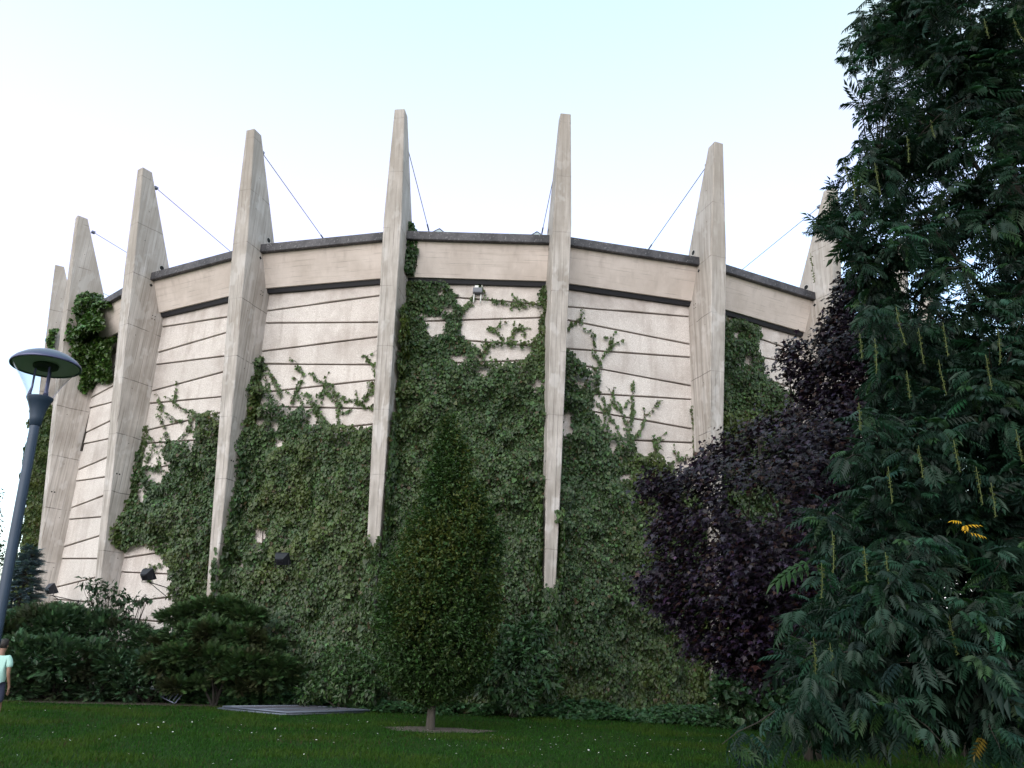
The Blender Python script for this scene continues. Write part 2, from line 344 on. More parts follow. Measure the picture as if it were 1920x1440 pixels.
def fin_mesh():
    zs = np.unique(np.concatenate([np.linspace(0, ZT, 14), [ZBB/2, ZBB, ZC, ZT]]))
    V = []
    for z in zs:
        f, h = fr_(z), fw(z)/2; bk = np.interp(z, [0, ZC-.6, ZC, ZT], [20.3, 20.9, ric, rit]); c = .018
        for t, r in ((-h, bk), (-h, f-c), (-h+c, f), (h-c, f), (h, f-c), (h, bk)): V.append((t, -r, z))
    n = 6; Fs = []
    for i in range(len(zs)-1):
        for j in range(n): Fs.append((i*n+j, i*n+(j+1) % n, (i+1)*n+(j+1) % n, (i+1)*n+j))
    b = MB(); b.add(V, Fs + [tuple((len(zs)-1)*n+j for j in range(n))])
    b.m = 1
    def disc(s, r, z, rad, k=10):
        h = fw(z)/2+.004; b.add([(s*h, -r+rad*math.cos(a), z+rad*math.sin(a)) for a in np.arange(k)*2*np.pi/k], [tuple(range(k))])
    for s in (-1, 1):
        disc(s, 21.93, 14.66, .085, 14); disc(s, 22.2, 13.83, .065, 4)
        for dr, dz in ((0, 0), (.1, 0), (0, .13), (.1, .13)): disc(s, 21.80+dr, 12.62+dz, .022, 6)
        for z in (16.6, 15.4, 11.8, 9.9, 8.0, 6.0, 4.2): disc(s, fr_(z)-.42+.1*math.sin(z*7), z, .016, 6)
        disc(s, 21.86, 6.9, .03, 6); disc(s, 21.96, 6.9, .03, 6)
    b.m = 2
    for s in (-1, 1):                     # pale collar of the drain hole
        h = fw(14.66)/2; k = 16; V = []
        for rad in (.086, .12): V += [(s*(h+.006), -21.93+rad*math.cos(a), 14.66+rad*math.sin(a)) for a in np.arange(k)*2*np.pi/k]
        b.add(V, [(j, (j+1) % k, k+(j+1) % k, k+j) for j in range(k)])
    return b
proto = None
M_collar = plain('pale collar', (.45, .42, .40), .8)
for k in range(N):
    if proto is None: proto = fin_mesh().build('concrete_fin', [M_fin, M_black, M_collar], bld, rz=phi(0))
    else:
        o = proto.copy(); col.objects.link(o); o.parent = bld; o.rotation_euler.z = phi(k)
def loc_pt(u, r, z):
    n0 = np.array([0, -1.]); n1 = np.array([math.sin(DPHI), -math.cos(DPHI)]); q = r*((1-u)*n0+u*n1); return (q[0], q[1], z)
def bay_meshes(par):
    rng = np.random.default_rng(par+1)
    A = lambda e, n: (12.52 if e else 12.24)-1.45*n
    B = lambda e, n: (11.50 if e else 11.83)-1.45*n
    L = [(ZBB+.3, ZBB+.3)]; e0 = par == 0
    for n in range(9): L += [(A(e0, n), A(not e0, n)), (B(e0, n), B(not e0, n))]
    L = [l for l in L if min(l) > .1] + [(-.3, -.3)]
    g = .046; V = []; Fs = []; T = []
    def P(u, z, off): return loc_pt(u, float(WR(z))+off, z)
    nu = 6
    for (tl, tr), (bl, br) in zip(L[:-1], L[1:]):
        tone = np.exp(rng.normal(0, .035)); base = len(V); nst = 0
        for i in range(nu+1):
            u = i/nu; zt = tl+(tr-tl)*u - (g if tl < 12.8 else 0); zb = bl+(br-bl)*u; w_ = .006*rng.normal()
            V += [P(u, zt, -.13), P(u, zt+.0, -.012), P(u, zt-.02, w_*.6), P(u, zb+.015, .022+w_), P(u, zb, .012), P(u, zb, -.13)]
        for i in range(nu):
            for j in range(5): a = base+i*6+j; Fs.append((a, a+6, a+7, a+1))
        T += [(tone*1.0, tone*.995, tone*.99)]*(len(V)-base)
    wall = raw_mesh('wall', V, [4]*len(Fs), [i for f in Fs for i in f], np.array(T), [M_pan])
    b = MB(); b.add([loc_pt(0, 20.82, -.3), loc_pt(1, 20.82, -.3), loc_pt(1, 21.40, ZBB+.4), loc_pt(0, 21.40, ZBB+.4)], [(0, 1, 2, 3)])
    return wall, b
def extrude_bay(b, prof, nu=5, ends=True):
    V = []; n = len(prof)
    for i in range(nu+1): V += [loc_pt(i/nu, r, z) for r, z in prof]
    Fs = [(i*n+j, (i+1)*n+j, (i+1)*n+(j+1) % n, i*n+(j+1) % n) for i in range(nu) for j in range(n)]
    b.add(V, Fs)
bb = MB(); extrude_bay(bb, [(21.2, ZBB+.1), (21.72, ZBB+.1), (22.17, ZCB+.04), (22.17, ZCB+.1), (21.2, ZCB+.1)])
bs = MB(); extrude_bay(bs, [(21.3, ZBB-.03), (21.60, ZBB-.03), (21.66, ZBB+.10), (21.3, ZBB+.10)])
bc = MB(); extrude_bay(bc, [(21.55, ZCB+.02), (rcop-.015, ZCB), (rcop, ZCB+.02), (rcop+.01, ZC-.03), (rcop-.03, ZC), (21.55, ZC+.02)], 8)
first = {}
for k in range(N):
    par = k % 2
    for nm in ('wall', 'joint_backing', 'beam', 'drip_strip', 'coping'):
        key = (nm, par if nm in ('wall',) else 0)
        if key in first: o = first[key].copy(); col.objects.link(o); o.rotation_euler.z = phi(k)
        else:
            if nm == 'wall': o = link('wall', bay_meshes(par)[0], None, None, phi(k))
            elif nm == 'joint_backing': o = bay_meshes(0)[1].build(nm, M_recess, None, rz=phi(k))
            elif nm == 'beam': o = bb.build(nm, M_beam, None, rz=phi(k))
            elif nm == 'drip_strip': o = bs.build(nm, M_strip, None, rz=phi(k))
            else: o = bc.build(nm, M_cop, None, rz=phi(k))
            first[key] = o
        o.parent = bld
b = MB(); b.lathe([(21.6, ZC-.02), (21.2, 14.4), (17.2, 16.25), (10, 17.2), (.01, 17.6)], 54); roof = b.build('roof', M_roof, bld, True)
M_glass, t_, b_ = new_mat('skylight glass'); b_.inputs['Base Color'].default_value = (.75, .8, .88, 1); b_.inputs['Roughness'].default_value = .08; b_.inputs['Transmission Weight'].default_value = .6; b_.inputs['IOR'].default_value = 1.3
def skylight():
    g = MB(); h = .50; V = [(-h, -h, 0), (h, -h, 0), (h, h, 0), (-h, h, 0), (-h, -h, .3), (h, -h, .3), (h, h, .3), (-h, h, .3), (0, 0, .95)]
    g.add(V, [(0, 1, 5, 4), (1, 2, 6, 5), (2, 3, 7, 6), (3, 0, 4, 7), (4, 5, 8), (5, 6, 8), (6, 7, 8), (7, 4, 8)])
    f = MB(); q = [np.array(v) for v in V]
    for i in range(4): f.tube([q[4+i], q[8]], .022, 5); f.tube([q[4+i], q[4+(i+1) % 4]], .022, 5); f.tube([q[i], q[4+i]], .022, 5)
    f.tube([q[8]-[.12, .0, .12], q[8]-[-.12, 0, .12]], .03, 5)
    return g, f
sk_p = None
cab_p = None
for k in range(N):
    n, tt = nk(k), tk(k)
    if sk_p is None:
        g, f = skylight(); so = g.build('skylight', M_glass, None); fo = f.build('skylight_frame', M_iron, so); sk_p = (so, fo)
    else:
        so = sk_p[0].copy(); fo = sk_p[1].copy(); col.objects.link(so); col.objects.link(fo); fo.parent = so
    so.parent = bld; q = n*17.75+tt*(.25 if k != 5 else -.1); so.location = (q[0], q[1], 16.22); so.rotation_euler.z = phi(k)
    if cab_p is None:
        b = MB(); b.tube([(0, -22.62, 17.80), (0, -18.45, 16.72)], .013, 6); b.tube([(0, -18.7, 16.79), (0, -18.4, 16.70), (0, -18.4, 15.6)], .03, 6); b.box((0, -22.66, 17.8), (.14, .14, .08)); co = b.build('tie_rod', plain('grey cable', (.16, .17, .22), .5, .3), None); cab_p = co
    else: co = cab_p.copy(); col.objects.link(co)
    co.parent = bld; co.rotation_euler.z = phi(k)

#PART2
# ---------------------------------------------------------------- climbing ivy
IVY = ([(0, 0, 0), (0, 1, -.16), (-.48, .22, .05), (-.30, .66, -.02), (.48, .22, .05), (.30, .66, -.02)], [(0, 1, 3, 2), (0, 4, 5, 1)])
def zz(pts, ox, oy, s): return [(ox+x/s, oy+y/s) for x, y in pts]
Z2 = lambda p: zz(p, 0, 640, 4.); Z3 = lambda p: zz(p, 0, 1000, 3.273); Z7 = lambda p: zz(p, 480, 540, 4.8); Z4 = lambda p: zz(p, 680, 480, 4.); Z8 = lambda p: zz(p, 1040, 540, 4.)
WALL = {   # traced outlines (photo pixels) of the leaf curtains; the leaves are grown on the real wall that lies there
 2: dict(mass=[Z2([(1085, 630), (1070, 720), (1040, 830), (1030, 915), (1100, 935), (1200, 945), (1250, 975), (1250, 1020), (1290, 960), (1300, 900), (1250, 850), (1262, 740), (1350, 755), (1430, 755), (1440, 820), (1480, 820), (1500, 740), (1540, 700), (1530, 610), (1490, 580), (1540, 548), (1660, 530), (1700, 640), (1700, 1460), (860, 1460), (900, 1370), (930, 1290), (980, 1230), (1010, 1150), (990, 1000), (1020, 900), (1060, 720)]),
            Z3([(700, 0), (1330, 0), (1330, 1000), (1100, 1000), (1090, 430), (1085, 390), (1080, 300), (1060, 240), (1080, 200), (1060, 150), (1000, 130), (960, 80), (920, 60), (850, 75), (770, 105), (735, 70)])],
    holes=[Z2([(1055, 1110), (1110, 1108), (1112, 1180), (1070, 1192)]), Z2([(1025, 1050), (1090, 1045), (1105, 1070), (1040, 1082)]), Z2([(1165, 980), (1235, 990), (1245, 1060), (1190, 1045)]), Z2([(1312, 1150), (1355, 1140), (1330, 1205)]), Z2([(1400, 1312), (1435, 1340), (1398, 1348)]), Z2([(1120, 960), (1150, 955), (1155, 1000), (1125, 1010)]), Z3([(1010, 60), (1040, 50), (1030, 85)])],
    vines=[(Z2([(1330, 380), (1318, 450), (1360, 505), (1450, 520), (1500, 570), (1540, 560)]), 4), (Z2([(1222, 478), (1210, 560), (1240, 640), (1272, 730)]), 4), (Z2([(1440, 560), (1440, 620), (1400, 700), (1360, 745)]), 4), (Z2([(1290, 600), (1375, 590)]), 2.2), (Z2([(1100, 690), (1160, 740), (1180, 800), (1200, 880), (1212, 945)]), 3.4), (Z2([(1060, 865), (1150, 835), (1100, 905)]), 2.6), (Z2([(1083, 620), (1070, 720), (1050, 800)]), 2.4), (Z3([(1030, 140), (1010, 190), (960, 200), (960, 230)]), 4), (Z3([(895, 268), (935, 288)]), 2.5), (Z2([(1260, 855), (1250, 900)]), 3)]),
 3: dict(mass=[Z7([(-200, 1500), (-200, 560), (20, 590), (62, 620), (48, 720), (50, 900), (140, 890), (185, 960), (200, 1055), (330, 1060), (340, 1100), (440, 1080), (480, 1130), (430, 1210), (500, 1262), (590, 1250), (600, 1190), (700, 1255), (780, 1262), (860, 1240), (930, 1250), (980, 1290), (1040, 1245), (1200, 1240), (1200, 1500)]), [(330, 800), (760, 800), (760, 1400), (330, 1400)]],
    holes=[Z7([(45, 985), (110, 1000), (140, 1055), (60, 1050)]), Z7([(15, 1170), (80, 1185), (72, 1260), (20, 1235)]), Z7([(190, 1355), (262, 1380), (252, 1432), (200, 1425)]), Z7([(270, 1100), (335, 1100), (325, 1150), (275, 1145)]), Z7([(170, 1200), (205, 1210), (215, 1290), (175, 1280)]), Z7([(520, 1300), (560, 1300), (540, 1330)]), [(483, 990), (500, 995), (506, 1012), (485, 1015)], [(479, 1023), (487, 1022), (485, 1032)], [(450, 1045), (462, 1046), (468, 1060), (452, 1062)]],
    vines=[(Z7([(60, 650), (110, 720), (160, 820), (210, 880), (232, 985), (220, 1020)]), 3.6), (Z7([(70, 750), (100, 830), (130, 895)]), 3.6), (Z7([(380, 708), (430, 750), (432, 820), (400, 870), (370, 930), (410, 1000), (430, 1065)]), 3.8), (Z7([(340, 1035), (350, 960), (382, 900)]), 3.4), (Z7([(478, 782), (520, 768), (550, 822), (630, 850), (690, 880), (720, 950), (750, 1010), (770, 1060), (740, 1140), (760, 1225)]), 3), (Z7([(620, 860), (632, 920), (680, 970), (725, 970)]), 3), (Z7([(600, 945), (604, 1055)]), 3), (Z7([(740, 955), (830, 1010), (890, 1000), (950, 1040), (980, 1072), (1060, 1080)]), 3.2), (Z7([(450, 950), (510, 1000), (530, 1080), (600, 1140), (640, 1210)]), 4.4), (Z7([(905, 1035), (870, 1090), (780, 1132)]), 1.4), (Z7([(980, 605), (1020, 650), (1060, 700), (1075, 790)]), 2.6), (Z7([(1040, 855), (1050, 900), (1020, 960), (985, 1000)]), 5), (Z7([(480, 1110), (470, 1205)]), 2.6), (Z7([(560, 1120), (572, 1190)]), 3)]),
 4: dict(mass=[Z4([(200, 170), (330, 182), (430, 205), (530, 192), (630, 195), (690, 270), (722, 360), (740, 440), (738, 560), (762, 608), (830, 665), (900, 642), (1000, 645), (1100, 652), (1200, 640), (1290, 640), (1322, 560), (1332, 420), (1322, 280), (1350, 228), (1500, 225), (1500, 1500), (60, 1500), (60, 400)]), [(690, 820), (1080, 820), (1080, 1400), (690, 1400)]],
    holes=[Z4([(555, 250), (600, 248), (612, 282), (560, 288)]), Z4([(420, 448), (540, 445), (560, 462), (425, 470)]), Z4([(490, 482), (612, 480), (600, 570), (560, 592), (502, 572)]), Z4([(600, 385), (655, 380), (660, 440), (625, 430)]), Z4([(660, 735), (780, 748), (770, 785), (720, 812), (668, 782)]), Z4([(880, 745), (905, 772), (1000, 772), (1090, 792), (1180, 760), (1222, 690), (1130, 682), (1000, 692), (980, 660), (950, 690), (920, 740)]), Z4([(858, 850), (920, 850), (962, 870), (930, 895), (888, 890)]), Z4([(1000, 802), (1050, 800), (1045, 830)]), Z4([(1282, 920), (1330, 918), (1330, 982), (1272, 980)]), Z4([(840, 650), (885, 660), (890, 720), (850, 690)])],
    vines=[(Z4([(940, 540), (1000, 572), (1060, 622)]), 3.4), (Z4([(1100, 645), (1150, 562), (1182, 532), (1215, 605)]), 4.6), (Z4([(830, 310), (780, 372), (735, 425)]), 4.6), (Z4([(930, 322), (1000, 342), (1100, 362), (1200, 382), (1340, 352)]), 5), (Z4([(885, 762), (950, 700), (965, 650)]), 4.5), (Z4([(880, 255), (925, 280)]), 2.2), (Z4([(1120, 370), (1112, 410)]), 1.6)]),
 5: dict(mass=[Z8([(-60, 440), (90, 462), (130, 492), (165, 562), (210, 602), (258, 662), (300, 640), (322, 700), (292, 780), (270, 900), (300, 962), (370, 1062), (400, 1112), (470, 1100), (500, 1182), (530, 1100), (570, 1100), (592, 1200), (600, 1262), (690, 1252), (720, 1160), (740, 1108), (762, 1150), (752, 1240), (800, 1312), (862, 1332), (872, 1400), (882, 1470), (-60, 1470)]), [(1000, 900), (1262, 900), (1300, 935), (1420, 935), (1420, 1400), (1000, 1400)]],
    holes=[Z8([(150, 672), (190, 690), (212, 740), (160, 732)]), Z8([(258, 702), (300, 700), (298, 752), (265, 750)]), Z8([(50, 940), (112, 950), (122, 1062), (50, 1092)]), Z8([(392, 1150), (440, 1155), (438, 1222), (400, 1215)]), Z8([(490, 1402), (540, 1400), (538, 1442), (495, 1440)])],
    vines=[(Z8([(228, 315), (270, 330), (296, 430), (280, 480), (330, 550), (330, 600), (310, 700), (310, 775)]), 3.6), (Z8([(365, 372), (418, 378), (412, 450), (370, 500), (330, 552)]), 3.2), (Z8([(200, 155), (202, 230), (120, 272), (92, 310)]), 3), (Z8([(330, 778), (372, 862), (380, 900), (360, 960), (400, 1062), (440, 1105)]), 3.2), (Z8([(380, 932), (430, 870), (440, 800), (435, 755)]), 3), (Z8([(440, 868), (500, 930), (522, 1000), (540, 1085)]), 3.2), (Z8([(592, 688), (580, 760), (580, 950), (562, 1040), (552, 1105)]), 3), (Z8([(762, 875), (680, 970), (640, 1060), (600, 1115)]), 3), (Z8([(1020, 885), (1030, 1000), (1042, 1100), (1035, 1275)]), 2.8), (Z8([(985, 1255), (920, 1290), (868, 1335)]), 5), (Z8([(400, 960), (460, 1030), (472, 1095)]), 3), (Z8([(740, 1105), (745, 1240)]), 4)]),
 6: dict(mass=[[(1340, 600), (1375, 596), (1405, 603), (1422, 620), (1421, 635), (1413, 655), (1426, 672), (1428, 690), (1440, 712), (1465, 725), (1482, 738), (1484, 756), (1468, 775), (1500, 800), (1600, 830), (1620, 1400), (1300, 1400), (1320, 800)]],
    holes=[[(1370, 622), (1382, 620), (1378, 642)], [(1387, 668), (1401, 668), (1404, 692), (1390, 684)]],
    vines=[([(1416, 605), (1420, 640)], 3), ([(1470, 800), (1485, 830)], 3)]),
 0: dict(mass=[], holes=[], vines=[]),
}
SIDES = {  # leaves that spill on to the flanks (side) and front faces of the fins
 (2, 1): [[(268, 800), (300, 800), (300, 1035), (232, 1032), (212, 1015), (222, 985), (240, 930)]],
 (3, 1): [[(484, 665), (520, 665), (520, 1200), (380, 1200), (405, 1110), (412, 1010), (420, 985), (428, 935), (438, 930), (446, 855), (455, 800), (470, 740)]],
 (4, 1): [[(760, 560), (800, 560), (800, 1200), (690, 1200), (712, 1000), (726, 830), (731, 772), (742, 770), (744, 650), (741, 630), (745, 580)]],
 (5, -1): [[(1000, 925), (1022, 928), (1024, 1130), (1000, 1130)]],
 (6, -1): [[(1280, 900), (1325, 940), (1345, 1400), (1280, 1400)]],
 (6, 1): [[(1330, 820), (1380, 820), (1380, 1400), (1330, 1400)]], (5, 1): [[(1040, 950), (1090, 950), (1090, 1400), (1030, 1400)]],
}
FRONT = {
 0: [[(30, 765), (100, 765), (100, 1300), (0, 1300)]],
 4: [[(680, 1003), (690, 1003), (698, 1036), (712, 1005), (730, 960), (730, 1400), (660, 1400)]],
 5: [[(1000, 1085), (1024, 1098), (1030, 1108), (1044, 1092), (1070, 1060), (1070, 1400), (1000, 1400)], Z4([(0, 0), (1, 0), (1, 1)]), [(1038, 962), (1043, 955), (1052, 960), (1052, 985), (1044, 975)]],
 3: [[(400, 1080), (420, 1000), (420, 1130), (399, 1130)], [(370, 1118), (420, 1118), (420, 1300), (370, 1300)]],
 6: [[(1318, 1262), (1338, 1255), (1352, 1262), (1352, 1302), (1318, 1292)], [(1318, 1240), (1332, 1225), (1322, 1262)], [(1318, 1325), (1352, 1325), (1352, 1400), (1318, 1400)]],
}
def interior(px, polys, holes, rng, rad=9.):
    holes = [np.mean(h, 0)+(np.array(h)-np.mean(h, 0))*1.3 for h in map(np.array, holes)]
    def inside(q):
        c = np.zeros(len(q), bool)
        for p in polys: c |= inpoly(q, p)
        for h in holes: c &= ~inpoly(q, h)
        return c
    j = px + (np.stack([vnoise(np.c_[px/7., np.zeros(len(px))], 1), vnoise(np.c_[px/7., np.zeros(len(px))], 2)], 1)-.5)*9
    j2 = j + rng.normal(0, 1.6, px.shape)
    ok = inside(j2); dep = np.zeros(len(px))
    for a in np.arange(6)*np.pi/3: dep += inside(px+rad*np.array([math.cos(a), math.sin(a)]))
    return ok, dep/6
def ivy_leaves(rng, pos, nrm, thick, size=.115):
    """leaf blades on a wall: pos on the wall, nrm outward, thick = how far the mass stands off"""
    n = len(pos); g = vnoise(pos*1.3, 7); g2 = vnoise(pos*3.1, 8); g3 = vnoise(pos*.45, 9)
    out = .03 + thick*(.34*g*g + .30*g2*g2)*(.55+.9*rng.random(n)) + .02*rng.random(n)
    P = pos + nrm*out[:, None]
    up = np.array([0, 0, 1.])
    tang = norm(np.cross(up, nrm))
    slope = (g-.5)*.9                     # leaves turn with the bulges of the mass
    nr = norm(nrm*(.62+.25*rng.normal(size=(n, 1))) + up*(.5+.45*rng.normal(size=(n, 1))) + tang*(slope[:, None]+.55*rng.normal(size=(n, 1))))
    ax = norm(-up*(.9) + tang*.55*rng.normal(size=(n, 1)) + nrm*.35)
    c = tints(rng, n, (.047, .081, .028), .32, .11)
    yl = np.clip((g3-.42)*3.2, 0, 1)[:, None]*np.clip((g2-.3)*2, 0, 1)[:, None]; c = c*(1-yl*.6) + yl*.6*np.array([.085, .105, .014])
    dk = np.clip((.45-g3)*3, 0, 1)[:, None]; c = c*(1-.35*dk) + .35*dk*np.array([.020, .055, .022])
    yg = np.clip(1.2-thick*4, 0, 1)[:, None]*.75; c = c*(1-yg)+yg*tints(rng, n, (.10, .145, .04), .25, .08)
    rd = rng.random(n) < .006; c[rd] = c[rd]*.4+np.array([.055, .022, .010]); br = rng.random(n) < .02; c[br] = np.array([.075, .055, .025])
    return P, frames(ax, nr), size*np.exp(rng.normal(0, .25, n)), c
IVY_LABEL = {2: 'ivy on the left bay, beside the bare patch of wall with the black floodlight', 3: 'ivy curtain with fanned thin tendrils on top, directly behind the fence panels and wall shrub',
 4: 'tallest ivy curtain, reaching the beam, behind the young pyramid tree', 5: 'ivy with long upright tendrils directly left of the purple maple',
 6: 'ivy curtain partly hidden behind the purple maple', 0: 'strip of ivy on the far left fin behind the lamp post'}
for k, d in WALL.items():
    rng = np.random.default_rng(100+k); PS, NS, TH, SZ = [], [], [], []
    if d['mass'] or d['vines']:
        n = 62000; u = rng.random(n); z = rng.random(n)*12.9; P = wall_pt(k, u, z); px = proj(P)
        ok, dep = interior(px, d['mass'], d['holes'], rng)
        ok &= rng.random(n) < .3+.7*np.maximum(dep, .4)
        nm = np.repeat(bay_n(k)[None], n, 0)
        PS.append(P[ok]); NS.append(nm[ok]); TH.append(.25+dep[ok]*(1.-.55*np.clip((z[ok]-8)/5, 0, 1))); SZ.append(np.full(ok.sum(), .088))
        rv = np.random.default_rng(500+k); d['vines'] = list(d['vines'])
        for pts, wd in list(d['vines']):       # finer side shoots
            P_ = np.array(pts, float)
            for _ in range(2):
                i = rv.integers(0, len(P_)-1); a = P_[i]+(P_[i+1]-P_[i])*rv.random(); th_ = R(rv.normal(-90, 38)); q_ = [a]
                for _s in range(4): th_ += rv.normal(0, .35); q_.append(q_[-1]+np.array([math.cos(th_), math.sin(th_)])*(4+5*rv.random()))
                d['vines'].append((q_, 1.5))
        for pts, wd in d['vines']:
            n = 9000; lo = np.array(pts).min(0)-8; hi = np.array(pts).max(0)+8
            pp = lo + rng.random((n, 2))*(hi-lo); dd = segdist(pp, pts); wob = wd*(.55+.9*vnoise(np.c_[pp/5., np.zeros(n)], 4))
            area = (hi-lo).prod(); keep = (dd < wob) & (rng.random(n) < min(1, .13*area/n*1.))
            if keep.sum() < 4: continue
            Q = np.array([bay_hit(k, *q) for q in pp[keep]]); PS.append(Q); NS.append(np.repeat(bay_n(k)[None], len(Q), 0)); TH.append(np.full(len(Q), .18)); SZ.append(np.full(len(Q), .08))
    for (fk, s), polys in SIDES.items():
        if fk - (s < 0) != k: continue
        n = 9000; z = rng.random(n)*12; rr_ = WR(z)+rng.random(n)*(fr_(z)-WR(z)); P = C3 + nk(fk)*rr_[:, None] + tk(fk)*(s*fw(z)/2)[:, None]; P[:, 2] = z
        ok, dep = interior(proj(P), polys, [], rng); ok &= rng.random(n) < .8
        PS.append(P[ok]); NS.append(np.repeat((tk(fk)*s)[None], ok.sum(), 0)); TH.append(.15+.35*dep[ok]); SZ.append(np.full(ok.sum(), .115))
    for fk, polys in FRONT.items():
        if fk != k: continue
        n = 6000 if fk else 16000; z = rng.random(n)*12; P = C3 + nk(fk)*fr_(z)[:, None] + tk(fk)*((rng.random(n)-.5)*fw(z)*1.1)[:, None]; P[:, 2] = z
        ok, dep = interior(proj(P), polys, [], rng, 5.)
        PS.append(P[ok]); NS.append(np.repeat(nk(fk)[None], ok.sum(), 0)); TH.append(.1+.4*dep[ok]+(.2 if fk == 0 else 0)); SZ.append(np.full(ok.sum(), .11))
        if fk == 0:
            n = 26000; z = rng.random(n)*12.2; rr_ = WR(z)+rng.random(n)*(fr_(z)-WR(z))
            for s in (-1, 1):
                P = C3 + nk(0)*rr_[:, None] + tk(0)*(s*fw(z)/2)[:, None]; P[:, 2] = z; ok = rng.random(n) < .6*np.clip((11.6+1.2*(vnoise(P*1.5, 3)-.5)-z)/.5, 0, 1)
                PS.append(P[ok]); NS.append(np.repeat((tk(0)*s)[None], ok.sum(), 0)); TH.append(np.full(ok.sum(), .6)); SZ.append(np.full(ok.sum(), .115))
    PS, NS, TH, SZ = map(np.concatenate, (PS, NS, TH, SZ))
    foot = PS[PS[:, 2] < 1].mean(0) if (PS[:, 2] < 1).any() else PS.mean(0)
    e = empty('climbing_ivy', (foot[0], foot[1], 0), IVY_LABEL[k], 'ivy', 'ivy curtains climbing the hall')
    P, fm, sc, cl = ivy_leaves(rng, PS, NS, TH); sc = sc*SZ/.115
    scatter('foliage', IVY, P-np.array(e.location), fm, sc, cl, M_leaf, e)
    b = MB()                              # woody stems under the leaves and along the tendrils
    for pts, wd in d['vines']:
        L = [bay_hit(k, *q)+bay_n(k)*.035-np.array(e.location) for q in pts]; b.tube(L, .004, 4)
    if d['mass'] and k > 2:
        for i in range(16):
            u0 = rng.random()*.9+.05; pts = []
            for z in np.linspace(0, 3.5+3*rng.random(), 9): u0 += rng.normal(0, .012); pts.append(wall_pt(k, np.array([u0]), np.array([z]), .04)[0]-np.array(e.location))
            b.tube(pts, np.linspace(.022, .008, 9), 4)
    if b.V: b.build('stem', M_bark, e)

def cluster_leaves(rng, cen, rad, n, squash=(1, 1, 1)):
    """n points through soft blobs: cen (m,3), rad (m,)"""
    i = rng.choice(len(cen), n, p=rad**2/np.sum(rad**2)); d = rdir(rng, n); r = rad[i]*(.55+.5*rng.random(n)**.6)
    return cen[i] + d*r[:, None]*np.array(squash), d, i
# bushy evergreen ivy on the flank of the far fins
CL = [(92, 570), (105, 562), (120, 575), (140, 562), (160, 548), (175, 552), (195, 565), (224, 560), (215, 575), (200, 577), (196, 600), (214, 620), (240, 625), (240, 690), (212, 715), (180, 716), (160, 735), (150, 728), (150, 705), (140, 680), (130, 650), (122, 620), (118, 600), (100, 640), (112, 690), (90, 690), (92, 650), (88, 600)]
rng = np.random.default_rng(31); n = 40000
z = 8.5+rng.random(n)*6.5; r_ = 20.9+rng.random(n)*1.9; P1 = C3+nk(1)*r_[:, None]+tk(1)*.28; P1[:, 2] = z
P2 = wall_pt(1, rng.random(n)*.45, 9+rng.random(n)*5.2); P2[P2[:, 2] > ZBB] += bay_n(1)*.6
P3 = C3+nk(0)*(21+rng.random(n)*1.9)[:, None]+tk(0)*.3; P3[:, 2] = z
PS = np.concatenate([P1, P2, P3]); NS = np.repeat(np.array([tk(1), bay_n(1), tk(0)]), n, 0)
px = proj(PS); ok, dep = interior(px, [CL], [[(131, 596), (143, 592), (146, 612), (136, 618)]], rng, 14.)
seg = np.repeat([0, 1, 2], n); ok &= ~((seg == 2) & (px[:, 0] > 122)) & ~((seg < 2) & (px[:, 0] < 114)) & (rng.random(3*n) < .38)
PS, NS, dep = PS[ok], NS[ok], dep[ok]; g = vnoise(PS*1.7, 21); out = dep*(.15+.75*g)*(.5+.5*rng.random(len(PS)))
e = empty('evergreen_ivy', PS.mean(0), 'dense bushy dark ivy clump high on the left fins behind the street lamp', 'ivy')
nr = norm(NS*.5+np.array([0, 0, .6])+.55*rdir(rng, len(PS))); ax = norm(-np.array([0, 0, .7])+NS*.4+.6*rdir(rng, len(PS)))
scatter('foliage', IVY, PS+NS*out[:, None]-np.array(e.location), frames(ax, nr), .13*np.exp(rng.normal(0, .2, len(PS))), tints(rng, len(PS), (.050, .098, .022), .34, .1), M_gloss, e)
b = MB(); L = [C3+nk(1)*21.3+tk(1)*.32+np.array([0, 0, z_])-np.array(e.location) for z_ in np.linspace(8.6, 13.6, 6)]; b.tube(L, np.linspace(.05, .02, 6), 6); b.build('stem', M_bark, e)
# little tuft beside the coping on the fin left of the young tree
rng = np.random.default_rng(32); n = 900; z = 13.0+rng.random(n)*1.75; q = C3+nk(4)*(21.75+.45*rng.random(n))[:, None]+tk(4)*.30; q[:, 2] = z
e = empty('ivy_tuft', C3+nk(4)*21.9+tk(4)*.3+np.array([0, 0, 13.2]), 'small ivy tuft at the roof edge in the corner of a fin', 'ivy')
wd = np.sin(np.clip((z-12.95)/1.85, 0, 1)*np.pi)**.6; q = q+tk(4)*(wd*.32*rng.random(n)**1.2)[:, None]
scatter('foliage', IVY, q-np.array(e.location), frames(norm(-np.array([0, 0, .8])+.6*rdir(rng, n)), norm(nk(4)*.6+np.array([0, 0, .5])+.5*rdir(rng, n))), .11*np.exp(rng.normal(0, .2, n)), tints(rng, n, (.03, .065, .018), .25, .1), M_leaf, e)
b = MB(); b.tube([(0, 0, -.3), (.05, -.05, .5), (.08, -.02, 1.4)], (.03, .02, .008), 5); b.build('stem', M_bark, e)

